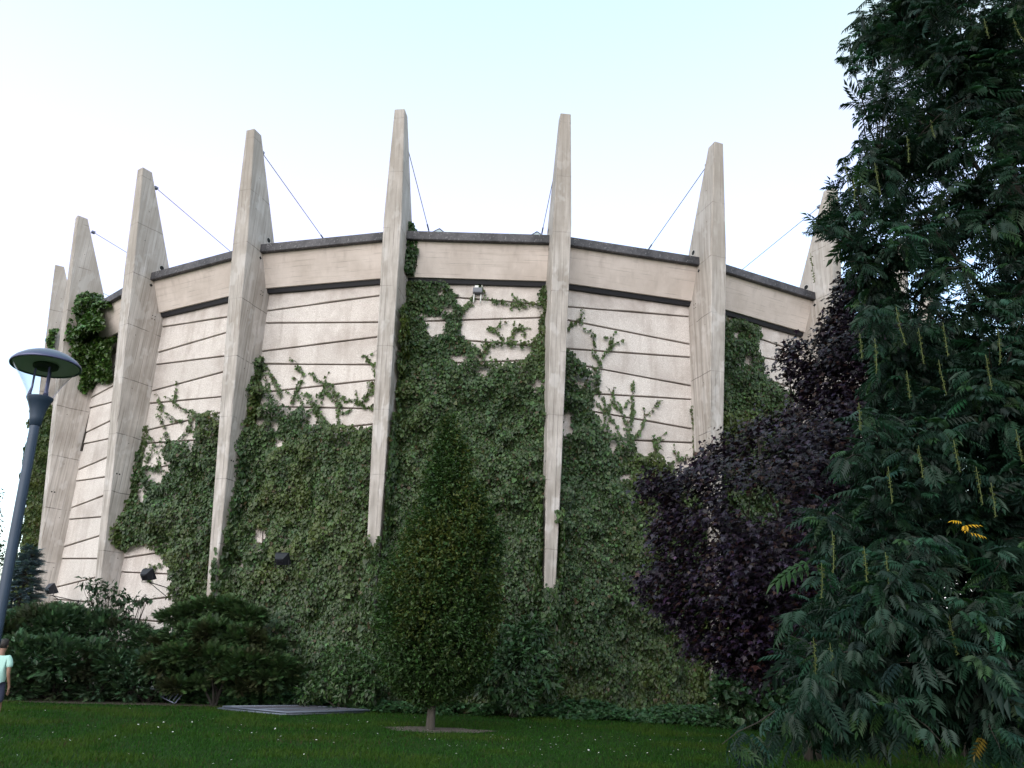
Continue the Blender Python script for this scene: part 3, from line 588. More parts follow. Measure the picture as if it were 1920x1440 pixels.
# ---------------------------------------------------------------- trees and shrubs
def branch(b, p0, p1, r0, r1, rng, n=6, bend=.12, up=0.):
    p0, p1 = np.asarray(p0, float), np.asarray(p1, float); t = np.linspace(0, 1, n)[:, None]; L = np.linalg.norm(p1-p0)
    w_ = np.cumsum(rng.normal(0, bend*L/n, (n, 3)), 0); w_ -= t*w_[-1]
    P = p0+(p1-p0)*t + w_ + np.array([0, 0, up*L])*(t*(1-t))*4*.5; b.tube(P, np.linspace(r0, r1, n), 6); return P
KITE = ([(0, 0, 0), (0, 1, -.10), (-.27, .42, .05), (.27, .42, .05)], [(0, 1, 2), (0, 3, 1)])
# young clipped pyramid tree (hornbeam)
OUT = [(838, 778), (828, 800), (815, 832), (800, 890), (788, 930), (766, 975), (748, 1020), (724, 1060), (705, 1110), (697, 1160), (700, 1220), (704, 1262), (738, 1302), (790, 1326), (836, 1326), (886, 1304), (925, 1270), (940, 1220), (946, 1150), (954, 1080), (945, 1015), (922, 955), (902, 912), (882, 868), (860, 822), (848, 788)]
def outline_local(out, Y): return np.array([at(x, y, Y)[[0, 2]] for x, y in out])
def crown_pts(rng, out, Y, n, depth=1., lump=.35, seed=0, hollow=.25, lf=1.6, gap=.38):
    """points through the volume whose front view is the outline; round in depth, lumpy outside"""
    o = outline_local(out, Y); lo, hi = o.min(0), o.max(0); zs = np.linspace(lo[1], hi[1], 60); lft, rgt = [], []
    for z in zs:                          # half width of the crown at every height
        xs = [o[i][0]+(z-o[i][1])*(o[(i+1) % len(o)][0]-o[i][0])/((o[(i+1) % len(o)][1]-o[i][1]) or 1e-9) for i in range(len(o)) if (o[i][1] > z) != (o[(i+1) % len(o)][1] > z)]
        lft.append(min(xs) if xs else np.nan); rgt.append(max(xs) if xs else np.nan)
    lft, rgt = np.array(lft), np.array(rgt); g = ~np.isnan(lft); P = []
    while sum(map(len, P)) < n:
        m = n*3; z = lo[1]+rng.random(m)*(hi[1]-lo[1]); a = np.interp(z, zs[g], lft[g]); b_ = np.interp(z, zs[g], rgt[g]); hw = (b_-a)/2
        keep = rng.random(m) < hw/hw.max(); z, a, b_, hw = z[keep], a[keep], b_[keep], hw[keep]; m = len(z)
        th = rng.random(m)*2*np.pi; rr = np.maximum(rng.random(m)**.45, hollow)
        q = np.stack([(a+b_)/2+hw*rr*np.cos(th), Y+hw*rr*np.sin(th)*depth, z], 1)
        ins = inpoly(q[:, [0, 2]], o) if True else 0
        ln = vnoise(q*lf, seed+3); ins &= rr < 1.02-lump*(1-ln)*1.0
        ins &= vnoise(q*lf*1.7, seed+5)+.25*vnoise(q*lf*4, seed+6) > gap
        P.append(q[ins])
    q = np.concatenate(P)[:n]; ctr = np.interp(q[:, 2], zs[g], ((lft+rgt)/2)[g]); outw = np.stack([q[:, 0]-ctr, q[:, 1]-Y, 0*ctr], 1)
    return q, norm(outw+1e-4)
def pyramid_tree():
    rng = np.random.default_rng(41); Y = HB[1]; base = np.array([HB[0], HB[1], float(gz(0, Y))])
    e = empty('pyramid_tree', base, 'young clipped pyramid shaped tree with a thin trunk on the lawn before the ivy', 'tree')
    q, outw = crown_pts(rng, OUT, Y, 15000, .95, .24, 1, .3, 1.35, .37)
    sh = rng.choice(len(q), 130, False); sl = .12+.26*rng.random(130); st_ = np.concatenate([q[sh]+norm(outw[sh]*.75+np.array([0, 0, .8]))*(sl*f)[:, None] for f in (.5, .75, 1.)]); q = np.concatenate([q, st_]); outw = np.concatenate([outw, outw[sh], outw[sh], outw[sh]])
    # each seed point carries a short ascending twig with a few leaves
    m = 6; n = len(q)*m; q2 = np.repeat(q, m, 0); ow = np.repeat(outw, m, 0); tw = norm(ow*.55+np.array([0, 0, .75])+.35*np.repeat(rdir(rng, len(q)), m, 0)); s = np.tile(np.linspace(-.09, .13, m), len(q))
    p = q2+tw*s[:, None]+rng.normal(0, .018, (n, 3))
    ax = norm(tw*.5+ow*.35+.75*rdir(rng, n)-np.array([0, 0, .25])); nr = norm(np.array([0, 0, .8])+ow*.35+.6*rdir(rng, n))
    zrel = np.clip((p[:, 2]-1)/6, 0, 1); c = tints(rng, n, (.028, .060, .016), .32, .09)
    gy = (np.repeat(vnoise(q*1.1, 77), m)*.5+np.repeat(rng.random(len(q)), m)*.5); yl = (np.clip((gy-.55)*3, 0, 1)*(.35+.65*zrel))[:, None]; c = c*(1-yl)+yl*np.array([.11, .105, .016])
    scatter('crown', KITE, p-base, frames(ax, nr), .078*np.exp(rng.normal(0, .22, n)), c, M_leaf2, e)
    b = MB(); top = at(838, 800, Y)-base
    b.tube([(0, 0, -.06), (.0, 0, .02), (.01, 0, .4), (.05, 0, .85), (.12, 0, 1.6), (.2, 0, 3), (top[0], 0, top[2]*.9)], (.13, .10, .085, .085, .07, .05, .01), 10)
    b.build('trunk', M_bark2, e, True)
    b = MB()
    for i in range(46):
        z0 = .85+3.6*rng.random()**1.2; a = rng.random()*6.28; L = (1.25-.22*z0)*(.6+.5*rng.random()); x0 = .06+.05*z0
        branch(b, (x0, 0, z0), (x0+L*math.cos(a), L*math.sin(a), z0+L*(.9+.5*rng.random())), .022, .004, rng)
    b.build('limb', M_bark2, e)
pyramid_tree()
# purple maple
ang = np.array([-150, -125, -100, -72, -50, -28, 0, 28, 50, 72, 100, 125, 150]); lob = np.array([.30, .46, .34, .78, .46, .50, 1., .50, .46, .78, .34, .46, .30])
MV = [(0, 0, 0)] + [(l*math.sin(R(a)), .12+l*math.cos(R(a))*.9, -.16*l*l+.02) for a, l in zip(ang, lob)]
MAPLE = (MV, [(0, i+1, i) for i in range(1, 13)])
MO = [(1575, 520), (1552, 570), (1548, 600), (1528, 622), (1532, 650), (1520, 690), (1495, 712), (1478, 690), (1466, 650), (1455, 660), (1458, 690), (1490, 735), (1478, 770), (1440, 786), (1400, 795), (1380, 812), (1340, 833), (1312, 842), (1310, 862), (1286, 870), (1280, 892), (1252, 902), (1228, 905), (1192, 893), (1196, 912), (1222, 940), (1232, 965), (1215, 985), (1212, 1010), (1225, 1040), (1218, 1065), (1190, 1080), (1186, 1092), (1215, 1125), (1240, 1145), (1262, 1165), (1275, 1205), (1300, 1215), (1318, 1202), (1338, 1238), (1352, 1225), (1372, 1255), (1405, 1262), (1460, 1245), (1560, 1240), (1720, 1200), (1800, 1000), (1790, 760), (1720, 600), (1640, 510)]
MHOLE = [[(1362, 915), (1440, 905), (1478, 925), (1470, 968), (1420, 990), (1362, 962)], [(1290, 925), (1318, 915), (1312, 955), (1288, 955)], [(1322, 985), (1352, 980), (1354, 1010), (1325, 1030)], [(1440, 780), (1475, 782), (1470, 810), (1445, 820)], [(1395, 820), (1425, 805), (1440, 845), (1410, 850)]]
def maple():
    rng = np.random.default_rng(42); Y = 15.; base = at(1500, 1150, Y); base[2] = float(gz(0, Y))
    e = empty('purple_maple', base, 'dark purple leaved maple between the ivy wall and the big tree with hanging catkins', 'tree')
    q, outw = crown_pts(rng, MO, Y, 10500, .72, .20, 11, .35, 1.1, .31)
    px = proj(q); bad = np.zeros(len(q), bool)
    for h in MHOLE: bad |= inpoly(px, h)
    q, outw = q[~bad], outw[~bad]
    ol = np.array([at(x+24, y+6, Y) for x, y in MO[:44]]); ee = ol[rng.integers(0, len(ol), 1300)]+rng.normal(0, .10, (1300, 3))*[1, 3, 1]; q = np.concatenate([q, ee]); outw = np.concatenate([outw, norm(rdir(rng, 1300)*.6+np.array([-.7, 0, 0]))])
    m = 7; n = len(q)*m; c0 = np.repeat(q, m, 0); ow = np.repeat(outw, m, 0); p = c0+rng.normal(0, .085, (n, 3))
    ax = norm(ow*.75-np.array([0, 0, .55])+.55*rdir(rng, n)); nr = norm(np.array([0, 0, .85])+ow*.35+.45*rdir(rng, n))
    c = tints(rng, n, (.018, .011, .024), .42, .12); rd = rng.random(n) < .16; c[rd] = tints(rng, rd.sum(), (.032, .014, .012), .2, .1)
    scatter('crown', MAPLE, p-base, frames(ax, nr), .072*np.exp(rng.normal(0, .22, n)), c, M_purple, e)
    b = MB(); T = np.array([.1, 0, 2.0]); b.tube([(0, 0, -.1), (.02, 0, .8), T, (.15, .05, 3.2), (.35, 0, 5.0)], (.17, .14, .11, .08, .03), 8); b.build('trunk', M_bark, e, True)
    b = MB()
    for px_, py_, dy in ((1240, 920, -.6), (1230, 1050, .6), (1310, 870, .3), (1350, 1180, -.7), (1480, 700, .4), (1560, 590, 0), (1640, 700, .8), (1650, 900, -1), (1420, 820, -1), (1300, 1130, 1), (1700, 1050, .3), (1390, 950, 0)):
        tip = at(px_, py_, Y+dy)-base; z0 = min(max(tip[2]*.45, 1.2), 4.2); P = branch(b, (.1+.02*z0, 0, z0), tip, .05, .008, rng, 8, .15, .08)
        for j in (3, 5, 6):
            branch(b, P[j], P[j]+rdir(rng, 1)[0]*.6+np.array([0, 0, .15]), .014, .004, rng, 4)
    b.build('limb', M_bark, e)
maple()
# big tree with pinnate leaves and hanging catkins (right edge)
def pinnate(k=6, droop=.5):
    V = [(0, 0, 0), (.012, .5, .02), (-.012, .5, .02), (0, .93, -.10)]; Fs = [(0, 1, 2), (1, 3, 2)]; rng = np.random.default_rng(2)
    for i in range(k+1):
        y = .22+.70*i/k; zc = .04*math.sin(y*3)-.12*y*y
        for s in ((-1, 1) if i < k else (0,)):
            L = (.36-.10*abs(i/k-.45))*(.9+.2*rng.random()); a = R(58-22*i/k) if s else 0
            dx, dy = s*math.sin(a)*L, math.cos(a)*L*.9; n = len(V); wx, wy = -dy*.16, dx*.16
            if not s: wx, wy = .05, 0
            V += [(0, y, zc), (dx*.45+wx, y+dy*.45+wy, zc-.05*droop), (dx, y+dy, zc-.30*droop*L/.3), (dx*.45-wx, y+dy*.45-wy, zc-.05*droop+.012)]
            Fs += [(n, n+1, n+2), (n, n+2, n+3)]
    return (V, Fs)
WO = [(1600, -60), (1592, 0), (1580, 30), (1583, 62), (1570, 100), (1563, 142), (1590, 168), (1585, 215), (1622, 232), (1650, 228), (1592, 240), (1618, 258), (1565, 292), (1557, 310), (1540, 345), (1534, 372), (1545, 398), (1520, 410), (1490, 414), (1502, 440), (1530, 455), (1562, 450), (1560, 482), (1590, 500), (1565, 540), (1562, 575), (1600, 590), (1585, 640), (1592, 690), (1622, 715), (1575, 742), (1588, 780), (1605, 830), (1562, 850), (1532, 895), (1518, 932), (1490, 985), (1502, 1040), (1482, 1075), (1490, 1110), (1455, 1148), (1450, 1168), (1462, 1200), (1445, 1232), (1482, 1262), (1498, 1300), (1445, 1335), (1415, 1362), (1318, 1390), (1330, 1408), (1352, 1440), (1420, 1452), (1500, 1400), (1600, 1420), (1700, 1400), (1800, 1420), (1900, 1440), (2300, 1440), (2700, 1000), (2700, 300), (2500, -300), (1900, -500)]
def wing_tree():
    rng = np.random.default_rng(43); base = np.array([7.3, 9.9, float(gz(0, 9.9))])
    e = empty('catkin_tree', base, 'large dark tree with feathery leaves and hanging yellow green catkins, filling the right edge', 'tree')
    # boughs: tips picked inside the outline at depths from 6.6 to 11 m, all growing from the trunk
    tips = []
    o = np.array(WO, float); tries = 0
    edge = [(1595, 20), (1580, 110), (1600, 190), (1640, 60), (1700, 120), (1560, 305), (1545, 385), (1510, 420), (1570, 490), (1600, 290), (1680, 250), (1590, 600), (1600, 760), (1570, 860), (1520, 960), (1500, 1060), (1470, 1150), (1460, 1220), (1500, 1290), (1440, 1350), (1340, 1395), (1400, 1420), (1480, 1400), (1560, 1370), (1650, 1390), (1750, 1390), (1860, 1400)]
    for x, y in edge: tips.append((x+14, y, 7.9+1.6*rng.random()-(.6 if y > 1100 else 0)))
    while len(tips) < 960:
        x, y = 1480+rng.random()*760, -150+rng.random()*1570; dens = 1.
        if 300 < y < 620 and x > 1660: dens = .62
        if y > 1330: dens *= .5
        if not inpoly(np.array([[x-22, y]]), o)[0] or rng.random() > dens: continue
        tips.append((x, y, (7.3 if y > 1000 else 7.8)+4.0*rng.random()))
    b = MB(); Q, D = [], []; spine = [np.stack([np.full(12, base[0]), np.full(12, base[1]), np.linspace(.9, 9.5, 12)], 1)]
    for x, y, Y, z0 in ((1700, 60, 9.6, 6.2), (1650, 330, 9.4, 4.6), (1660, 520, 9.2, 3.6), (1690, 700, 9.4, 3.0), (1660, 880, 9.2, 2.3), (1640, 1040, 9.2, 1.8), (1640, 1180, 9., 1.3), (1600, 1310, 9., .8), (1820, 150, 9.2, 6.2), (1850, 420, 9, 4.4), (1860, 760, 8.9, 2.8), (1850, 1020, 8.9, 1.9), (1800, 1260, 8.8, 1.1), (2050, 100, 9, 6), (2150, 600, 9, 3.5), (2150, 1000, 8.7, 2), (1750, 250, 10.5, 5.6), (1720, 640, 10.8, 3.6), (1900, 300, 11, 5.)):
        t = at(x, y, Y); P = branch(b, np.array([0, 0, z0]), t-base, .045, .008, rng, 12, .10, .25)+base; spine.append(P[2:])
    spine = np.concatenate(spine)
    for x, y, Y in tips:
        t = at(x, y, Y); dd_ = np.linalg.norm(spine-t, axis=1)+.25*np.maximum(0, spine[:, 2]-t[2]+.1); st = spine[np.argmin(dd_)]; L = np.linalg.norm(t-st)+.05
        n = 9; s = np.linspace(0, 1, n)[:, None]; w_ = np.cumsum(rng.normal(0, .03*L/3, (n, 3)), 0); w_ -= s*w_[-1]; P = st+(t-st)*s+w_+np.array([0, 0, .16*L])*(s*(1-s)*2)
        b.tube(P-base, np.linspace(.006+.0055*L, .003, n), 5)
        dr = norm(P[-1]-P[-3]); cnt = 36 if y > 560 else 30
        f = 1-(.9*rng.random(cnt)**1.2)*min(1, 1.7/L); i = np.clip((f*(n-1)).astype(int), 0, n-2); g = f*(n-1)-i
        A = P[i]+(P[i+1]-P[i])*g[:, None]; side = rdir(rng, cnt)*np.array([1, 1, .35])
        Q.append(A+side*.10+rng.normal(0, .05, (cnt, 3))); D.append(norm(dr*.5+side*.8-np.array([0, 0, .34])+.32*rdir(rng, cnt)))
    Q, D = np.concatenate(Q), np.concatenate(D)
    ok = inpoly(proj(Q+D*.22), o) & (Q[:, 1] > 5.2); Q, D = Q[ok], D[ok]; n = len(Q)
    nr = norm(np.array([0, 0, 1.])+.6*rdir(rng, n)-D*.1); c = tints(rng, n, (.011, .034, .020), .34, .10); yg = rng.random(n) < .10; c[yg] = tints(rng, yg.sum(), (.024, .060, .020), .2, .08)
    gold = rng.random(n) < .0005; c[gold] = (.12, .085, .012)
    scatter('crown', pinnate(), Q-base, frames(D, nr), .255*np.exp(rng.normal(0, .24, n)), c, M_leaf2, e)
    gp = at(1806, 985, 7.4); gq = np.array([gp+[.0, 0, .03], gp+[-.02, 0, -.01], gp+[.03, .02, -.06], gp+[.02, 0, .0]]); gd = norm(np.array([[-.9, -.3, .05], [.8, -.4, .1], [.9, -.3, -.2], [-.4, -.6, -.4]]))
    scatter('yellow_leaf', pinnate(4), gq-base, frames(gd, norm(np.array([[0, -.5, 1]]*4))), np.array([.14, .15, .15, .12]), np.array([[.62, .36, .015]]*4), M_leaf2, e)['label'] = 'bright yellow turned leaves'
    b.build('limb', M_bark, e)
    b = MB(); b.tube([(0, 0, -.2), (0, 0, .3), (.05, 0, 2), (.0, .1, 5), (-.1, 0, 8.5), (0, 0, 10.5)], (.42, .32, .27, .22, .13, .04), 12); b.build('trunk', M_bark, e, True)
    # hanging catkins: strings of small winged nutlets
    cat = MB()
    pick = [(1612, 650), (1640, 660), (1722, 640), (1768, 630), (1848, 690), (1520, 500), (1600, 360), (1640, 330), (1585, 330), (1680, 600), (1845, 60), (1900, 60), (1665, 900), (1722, 860), (1788, 850), (1560, 1020), (1620, 1050), (1660, 1060), (1780, 1180), (1808, 1210), (1525, 1220), (1556, 1230), (1610, 780), (1700, 720), (1830, 900), (1858, 930), (1540, 1080), (1870, 640), (1905, 830), (1745, 250), (1700, 280), (1760, 700)]
    for x, y in pick:
        p0 = at(x, y-25, 7.3+.5*rng.random() if y > 560 else 7.9)-base; L = .28+.16*rng.random(); sw = rng.normal(0, .03, 2)
        pts = np.array([p0+np.array([sw[0]*s*s, sw[1]*s*s, -L*s]) for s in np.linspace(0, 1, 9)]); cat.tube(pts, .0035, 4)
        for s in np.linspace(.12, 1, 26):
            p = p0+np.array([sw[0]*s*s, sw[1]*s*s, -L*s]); d = norm(np.array([*rng.normal(size=2), -.2])); t_ = norm(np.cross(d, [0, 0, 1.])); r = .020*(1-.35*s)
            cat.add([p, p+d*r+t_*r*.6+[0, 0, .006], p+d*r*1.2-[0, 0, .006], p+d*r-t_*r*.6+[0, 0, .006]], [(0, 1, 2), (0, 2, 3)])
    cat.build('catkins', plain('catkin', (.075, .095, .02), .7, var=.5, scale=30), e)
wing_tree()
# needle plants ---------------------------------------------------
def spray(k=9, L=1., w=.05, spread=.34):
    V = [(-w*.4, 0, 0), (w*.4, 0, 0), (0, L, -.05)]; Fs = [(0, 1, 2)]
    for i in range(k):
        y = L*(.08+.84*i/k); l = spread*(1-.45*i/k)
        for s in (-1, 1):
            n = len(V); V += [(0, y-w*.5, 0), (0, y+w*.6, 0), (s*l, y+l*.85, .03*(i % 3)-.02)]; Fs.append((n, n+1, n+2))
    return (V, Fs)
SPRAY, SPRUCE = spray(8, 1., .11, .34), spray(10, 1., .075, .24)
def juniper_bush(name, label, blobs, seed, ncl, base, trunks, cbase=(.020, .045, .020), size=.26, flat=.6, cat='shrub', extra=None, low=.3):
    rng = np.random.default_rng(seed); base = np.asarray(base, float); e = empty(name, base, label, cat)
    cen = np.array([at(x, y, Y) for x, y, Y, r in blobs]); rad = np.array([r for *_, r in blobs])
    q, d, i = cluster_leaves(rng, cen, rad, ncl, (1.15, 1., flat))
    keep = (q[:, 2] > gz(0, q[:, 1])+low) & (vnoise(q*2.3, seed) > .30); q, d = q[keep], d[keep]; n = len(q)
    ax = norm(d*np.array([1, 1, .45])+np.array([0, 0, .22])+.45*rdir(rng, n)); nr = norm(np.array([0, 0, 1.])+.5*rdir(rng, n)+.3*d)
    c = tints(rng, n, cbase, .28, .10); br = vnoise(q*1.4, seed+9) > .72; c[br] = c[br]*.5+np.array([.022, .014, .008])
    scatter('foliage', SPRAY, q-base, frames(ax, nr), size*np.exp(rng.normal(0, .25, n)), c, M_needle, e)
    if extra:                             # broad leaves of a climber growing through the bush
        m = extra; q, d, i = cluster_leaves(rng, cen, rad*1.06, m, (1.1, 1., flat)); kp = (vnoise(q*1.2, seed+2) > .52) & (q[:, 2] > .3); q, d = q[kp], d[kp]; m = len(q)
        scatter('climber_leaves', KITE, q-base, frames(norm(d*.5+rdir(rng, m)-np.array([0, 0, .3])), norm(np.array([0, -.3, .9])+.5*rdir(rng, m))), .11*np.exp(rng.normal(0, .25, m)), tints(rng, m, (.03, .065, .028), .25, .1), M_gloss, e)
    b = MB()
    for (x, y) in trunks:
        g0 = np.array([x, y, float(gz(0, y))-.05])-base; j = np.argsort(np.linalg.norm(cen[:, :2]-[x, y], axis=1))[:4]
        for a in j: branch(b, g0, cen[a]-base, .045, .012, rng, 7, .18, .1)
    b.build('stem', M_bark_dark, e)
    return e
M_bark_dark = bark('dark bark', (.006, .005, .004), (.018, .015, .012))
hb = [(20, 1200, 22.6, .75), (85, 1180, 23, .8), (140, 1175, 23.5, .7), (190, 1188, 23.6, .7), (240, 1205, 23.6, .65), (290, 1215, 23.4, .6), (40, 1235, 21.9, .7), (105, 1235, 22, .7), (165, 1240, 22.4, .65), (225, 1248, 22.5, .6), (285, 1250, 22.6, .55), (60, 1275, 23.2, .5), (120, 1272, 23.4, .5), (180, 1275, 23.6, .5), (240, 1278, 23.7, .5), (10, 1275, 23, .5), (40, 1290, 22.2, .4), (110, 1288, 22.4, .4), (180, 1290, 22.5, .4), (245, 1290, 22.6, .38), (300, 1285, 22.8, .3), (-40, 1190, 22.5, .9), (-60, 1240, 22, .8), (60, 1165, 23.6, .5), (120, 1158, 24, .45)]
juniper_bush('juniper_hedge', 'long low juniper hedge with glossy climber leaves at the left edge of the lawn', hb, 51, 30000, (-11.5, 22.6, -.05), [(-12.6, 22.3), (-11.6, 22.5), (-10.8, 22.7), (-9.9, 22.8), (-9.3, 22.9)], (.045, .088, .042), .17, .75, 'hedge', 9000, .03)
jb = [(325, 1158, 22.8, .33), (355, 1148, 22.9, .36), (392, 1136, 23, .36), (430, 1140, 23, .42), (465, 1155, 22.9, .42), (350, 1190, 22.6, .5), (400, 1185, 22.5, .55), (450, 1195, 22.5, .55), (500, 1205, 22.6, .42), (340, 1228, 22.3, .5), (400, 1232, 22.1, .55), (460, 1240, 22.1, .55), (520, 1248, 22.3, .40), (540, 1258, 22.4, .28), (310, 1205, 22.8, .3), (430, 1262, 22, .4), (500, 1268, 22.1, .36), (300, 1245, 22.4, .4), (330, 1278, 23.6, .45), (390, 1278, 23.7, .45), (450, 1280, 23.7, .45), (330, 1285, 22.4, .34), (445, 1285, 22.3, .36), (500, 1285, 22.4, .34), (535, 1275, 22.5, .3), (375, 1280, 22.5, .3)]
juniper_bush('spreading_juniper', 'layered spreading juniper on crooked dark stems beside the metal panels on the lawn', jb, 52, 26000, (-7.45, 22.3, -.06), [(-7.4, 22.5)], (.044, .082, .030), .165, .45, low=.16)
def spruce():
    rng = np.random.default_rng(53); Y = 24.5; top = at(62, 1022, Y); base = np.array([top[0], Y, 0.]); e = empty('blue_spruce', base, 'small blue spruce behind the hedge at the left, under the floodlight', 'tree')
    Q, D = [], []; H = top[2]; b = MB(); b.tube([(0, 0, -.1), (0, 0, H*.96)], (.09, .01), 7); b.build('trunk', M_bark, e)
    b = MB()
    for j in range(300):
        t = .06+.92*(j/300.)**.85+.012*rng.normal(); t = min(t, .985); Lr = 1.15*(1-t)**.85+.07; a = j*2.39996+.3*rng.normal()
        L = Lr*(.7+.4*rng.random()); d = np.array([math.cos(a), math.sin(a), -.10-.22*(1-t)+.12*rng.normal()]); p0 = np.array([0, 0, H*t]); p1 = p0+d*L; b.tube([p0, p1], (.012, .003), 4)
        m = int(12+44*L); s = .2+.85*np.sqrt(rng.random(m)); sd_ = np.array([-d[1], d[0], 0]); A = p0+d*L*s[:, None]+sd_*(rng.normal(0, .12*L, m)*s)[:, None]+np.array([0, 0, .06])*(s**3)[:, None]*L
        Q.append(A+rng.normal(0, .015, A.shape)); D.append(norm(d+np.sign(rng.normal(size=m))[:, None]*.55*sd_+np.array([0, 0, .16])+.25*rdir(rng, m)))
    b.build('limb', M_bark, e); Q, D = np.concatenate(Q), np.concatenate(D); n = len(Q)
    scatter('foliage', SPRUCE, Q, frames(D, norm(np.array([0, 0, 1.])+.4*rdir(rng, n))), .19*np.exp(rng.normal(0, .2, n)), tints(rng, n, (.13, .19, .225), .28, .08), M_needle, e)
spruce()
def leafy_shrub(name, label, blobs, seed, n, base, leaf, size, cbase, mat, nst=7, cat='shrub', twig=True, var=.28):
    rng = np.random.default_rng(seed); base = np.asarray(base, float); e = empty(name, base, label, cat)
    cen = np.array([at(x, y, Y) for x, y, Y, r in blobs]); rad = np.array([r for *_, r in blobs]); q, d, i = cluster_leaves(rng, cen, rad, n, (1, 1, .9))
    kp = (q[:, 2] > gz(0, q[:, 1])+.03) & (vnoise(q*2.6, seed) > .28); q, d = q[kp], d[kp]; n = len(q)
    ax = norm(d*.6+.7*rdir(rng, n)-np.array([0, 0, .35])); nr = norm(np.array([0, 0, .8])+d*.45+.5*rdir(rng, n)-np.array([0, .25, 0]))
    scatter('foliage', leaf, q-base, frames(ax, nr), size*np.exp(rng.normal(0, .22, n)), tints(rng, n, cbase, var, .10), mat, e)
    b = MB()
    for c_, r in zip(cen, rad):
        P = branch(b, (rng.normal(0, .08), rng.normal(0, .08), -.05), c_-base, .025, .006, rng, 7, .1, .1)
        for j in range(nst): branch(b, P[4], c_-base+rdir(rng, 1)[0]*r*.9, .009, .003, rng, 4)
    b.build('stem', M_bark, e); return e
leafy_shrub('cherry_shrub', 'sparse leafy shrub with spreading twigs above the hedge, before the bare wall', [(160, 1090, 23.6, .16), (182, 1098, 23.6, .2), (205, 1108, 23.6, .2), (175, 1125, 23.5, .16), (200, 1140, 23.5, .26), (225, 1118, 23.6, .2), (240, 1135, 23.6, .2), (262, 1122, 23.6, .16), (280, 1120, 23.6, .1), (225, 1160, 23.5, .25), (195, 1165, 23.5, .22)], 54, 620, (-10.7, 23.6, 0), KITE, .15, (.026, .050, .024), M_leaf2, 4)
leafy_shrub('elder_shrub', 'big leafed dark green shrub against the ivy wall, right behind the young tree', [(935, 1215, 22.4, .6), (985, 1200, 22.6, .55), (960, 1255, 22.0, .65), (1010, 1240, 22.4, .5), (1020, 1280, 22.2, .4), (920, 1270, 22.0, .5), (975, 1300, 21.9, .45), (1000, 1180, 22.9, .4)], 55, 3600, (.35, 22.3, -.06), KITE, .17, (.032, .070, .026), M_leaf, 3)
leafy_shrub('wall_shrub', 'low loose bush with dry twigs at the wall foot, left of the young tree', [(640, 1240, 22.6, .5), (690, 1255, 22.4, .5), (610, 1280, 22.4, .42), (660, 1290, 22.2, .45), (700, 1295, 22.1, .35), (580, 1295, 22.5, .35)], 56, 2600, (-4., 22.4, -.05), KITE, .13, (.036, .072, .022), M_leaf, 5)
leafy_shrub('corner_bush', 'dark bush at the foot of the wall below the purple maple', [(1375, 1285, 21.4, .5), (1420, 1270, 21.6, .6), (1460, 1300, 21.3, .5), (1390, 1330, 21, .4), (1440, 1335, 21, .4), (1500, 1320, 20.6, .5), (1360, 1310, 21.2, .35)], 57, 3000, (6.2, 21.3, -.1), IVY, .15, (.028, .062, .024), M_leaf, 3)
# far tree at the left edge
leafy_shrub('distant_tree', 'twigs of a distant tree just inside the left edge, behind the lamp post', [(-18, 1040, 34, .55), (-14, 930, 34, .42), (-40, 980, 34, .9), (-6, 1015, 34, .28), (-60, 1080, 34, 1.2), (-80, 950, 34, 1.1)], 58, 2600, (-22.6, 34, 0), KITE, .16, (.03, .055, .03), M_leaf2, 4, 'tree')
leafy_shrub('background_tree', 'dark tree far behind the catkin tree at the right edge', [(1720, 820, 17, .9), (1800, 900, 17, 1.1), (1880, 760, 17.5, 1.1), (1900, 950, 17, 1.2), (1780, 1080, 16.5, 1.1), (1890, 1120, 16.5, 1.2), (1680, 1000, 16.5, .9), (1650, 1180, 16, .9), (1760, 1230, 16, 1.), (1880, 1270, 16, 1.1), (1980, 1000, 17, 1.5), (1990, 1250, 16, 1.3), (2000, 750, 17.5, 1.3)], 59, 9000, (8.9, 16.6, -.26), KITE, .17, (.014, .036, .016), M_leaf2, 3, 'tree')
# ground ivy and weeds along the foot of wall and hedge: nobody could count it
def ground_cover():
    rng = np.random.default_rng(60); n = 26000
    x = -13+rng.random(n)*21; edge = np.interp(x, [-13, -9, -6, -3, 0, 3, 6, 9], [22.6, 22.9, 22.6, 21.9, 22.2, 21.9, 20.9, 19.8]); dep = rng.random(n)**.7*2.2
    y = edge+dep; g = vnoise(np.c_[x*1.1, y*1.1, 0*x], 4); h = (.06+.34*g*g+.12*np.clip(dep, 0, 1))*np.clip(dep/.3+.25, 0, 1); kp = g > .30; x, y, h, n = x[kp], y[kp], h[kp], kp.sum()
    p = np.c_[x, y, gz(x, y)+.02+h*rng.random(n)**.5]
    me = scatter('ground_cover', IVY, p, frames(norm(rdir(rng, n)*[1, 1, .3]-np.array([0, .4, .1])), norm(np.array([0, -.35, .9])+.45*rdir(rng, n))), .10*np.exp(rng.normal(0, .28, n)), tints(rng, n, (.034, .078, .030), .3, .1), M_leaf, None)
    tag(me, 'low ground ivy and weeds along the foot of the wall and hedge', 'ground cover', None, 'stuff')
ground_cover()
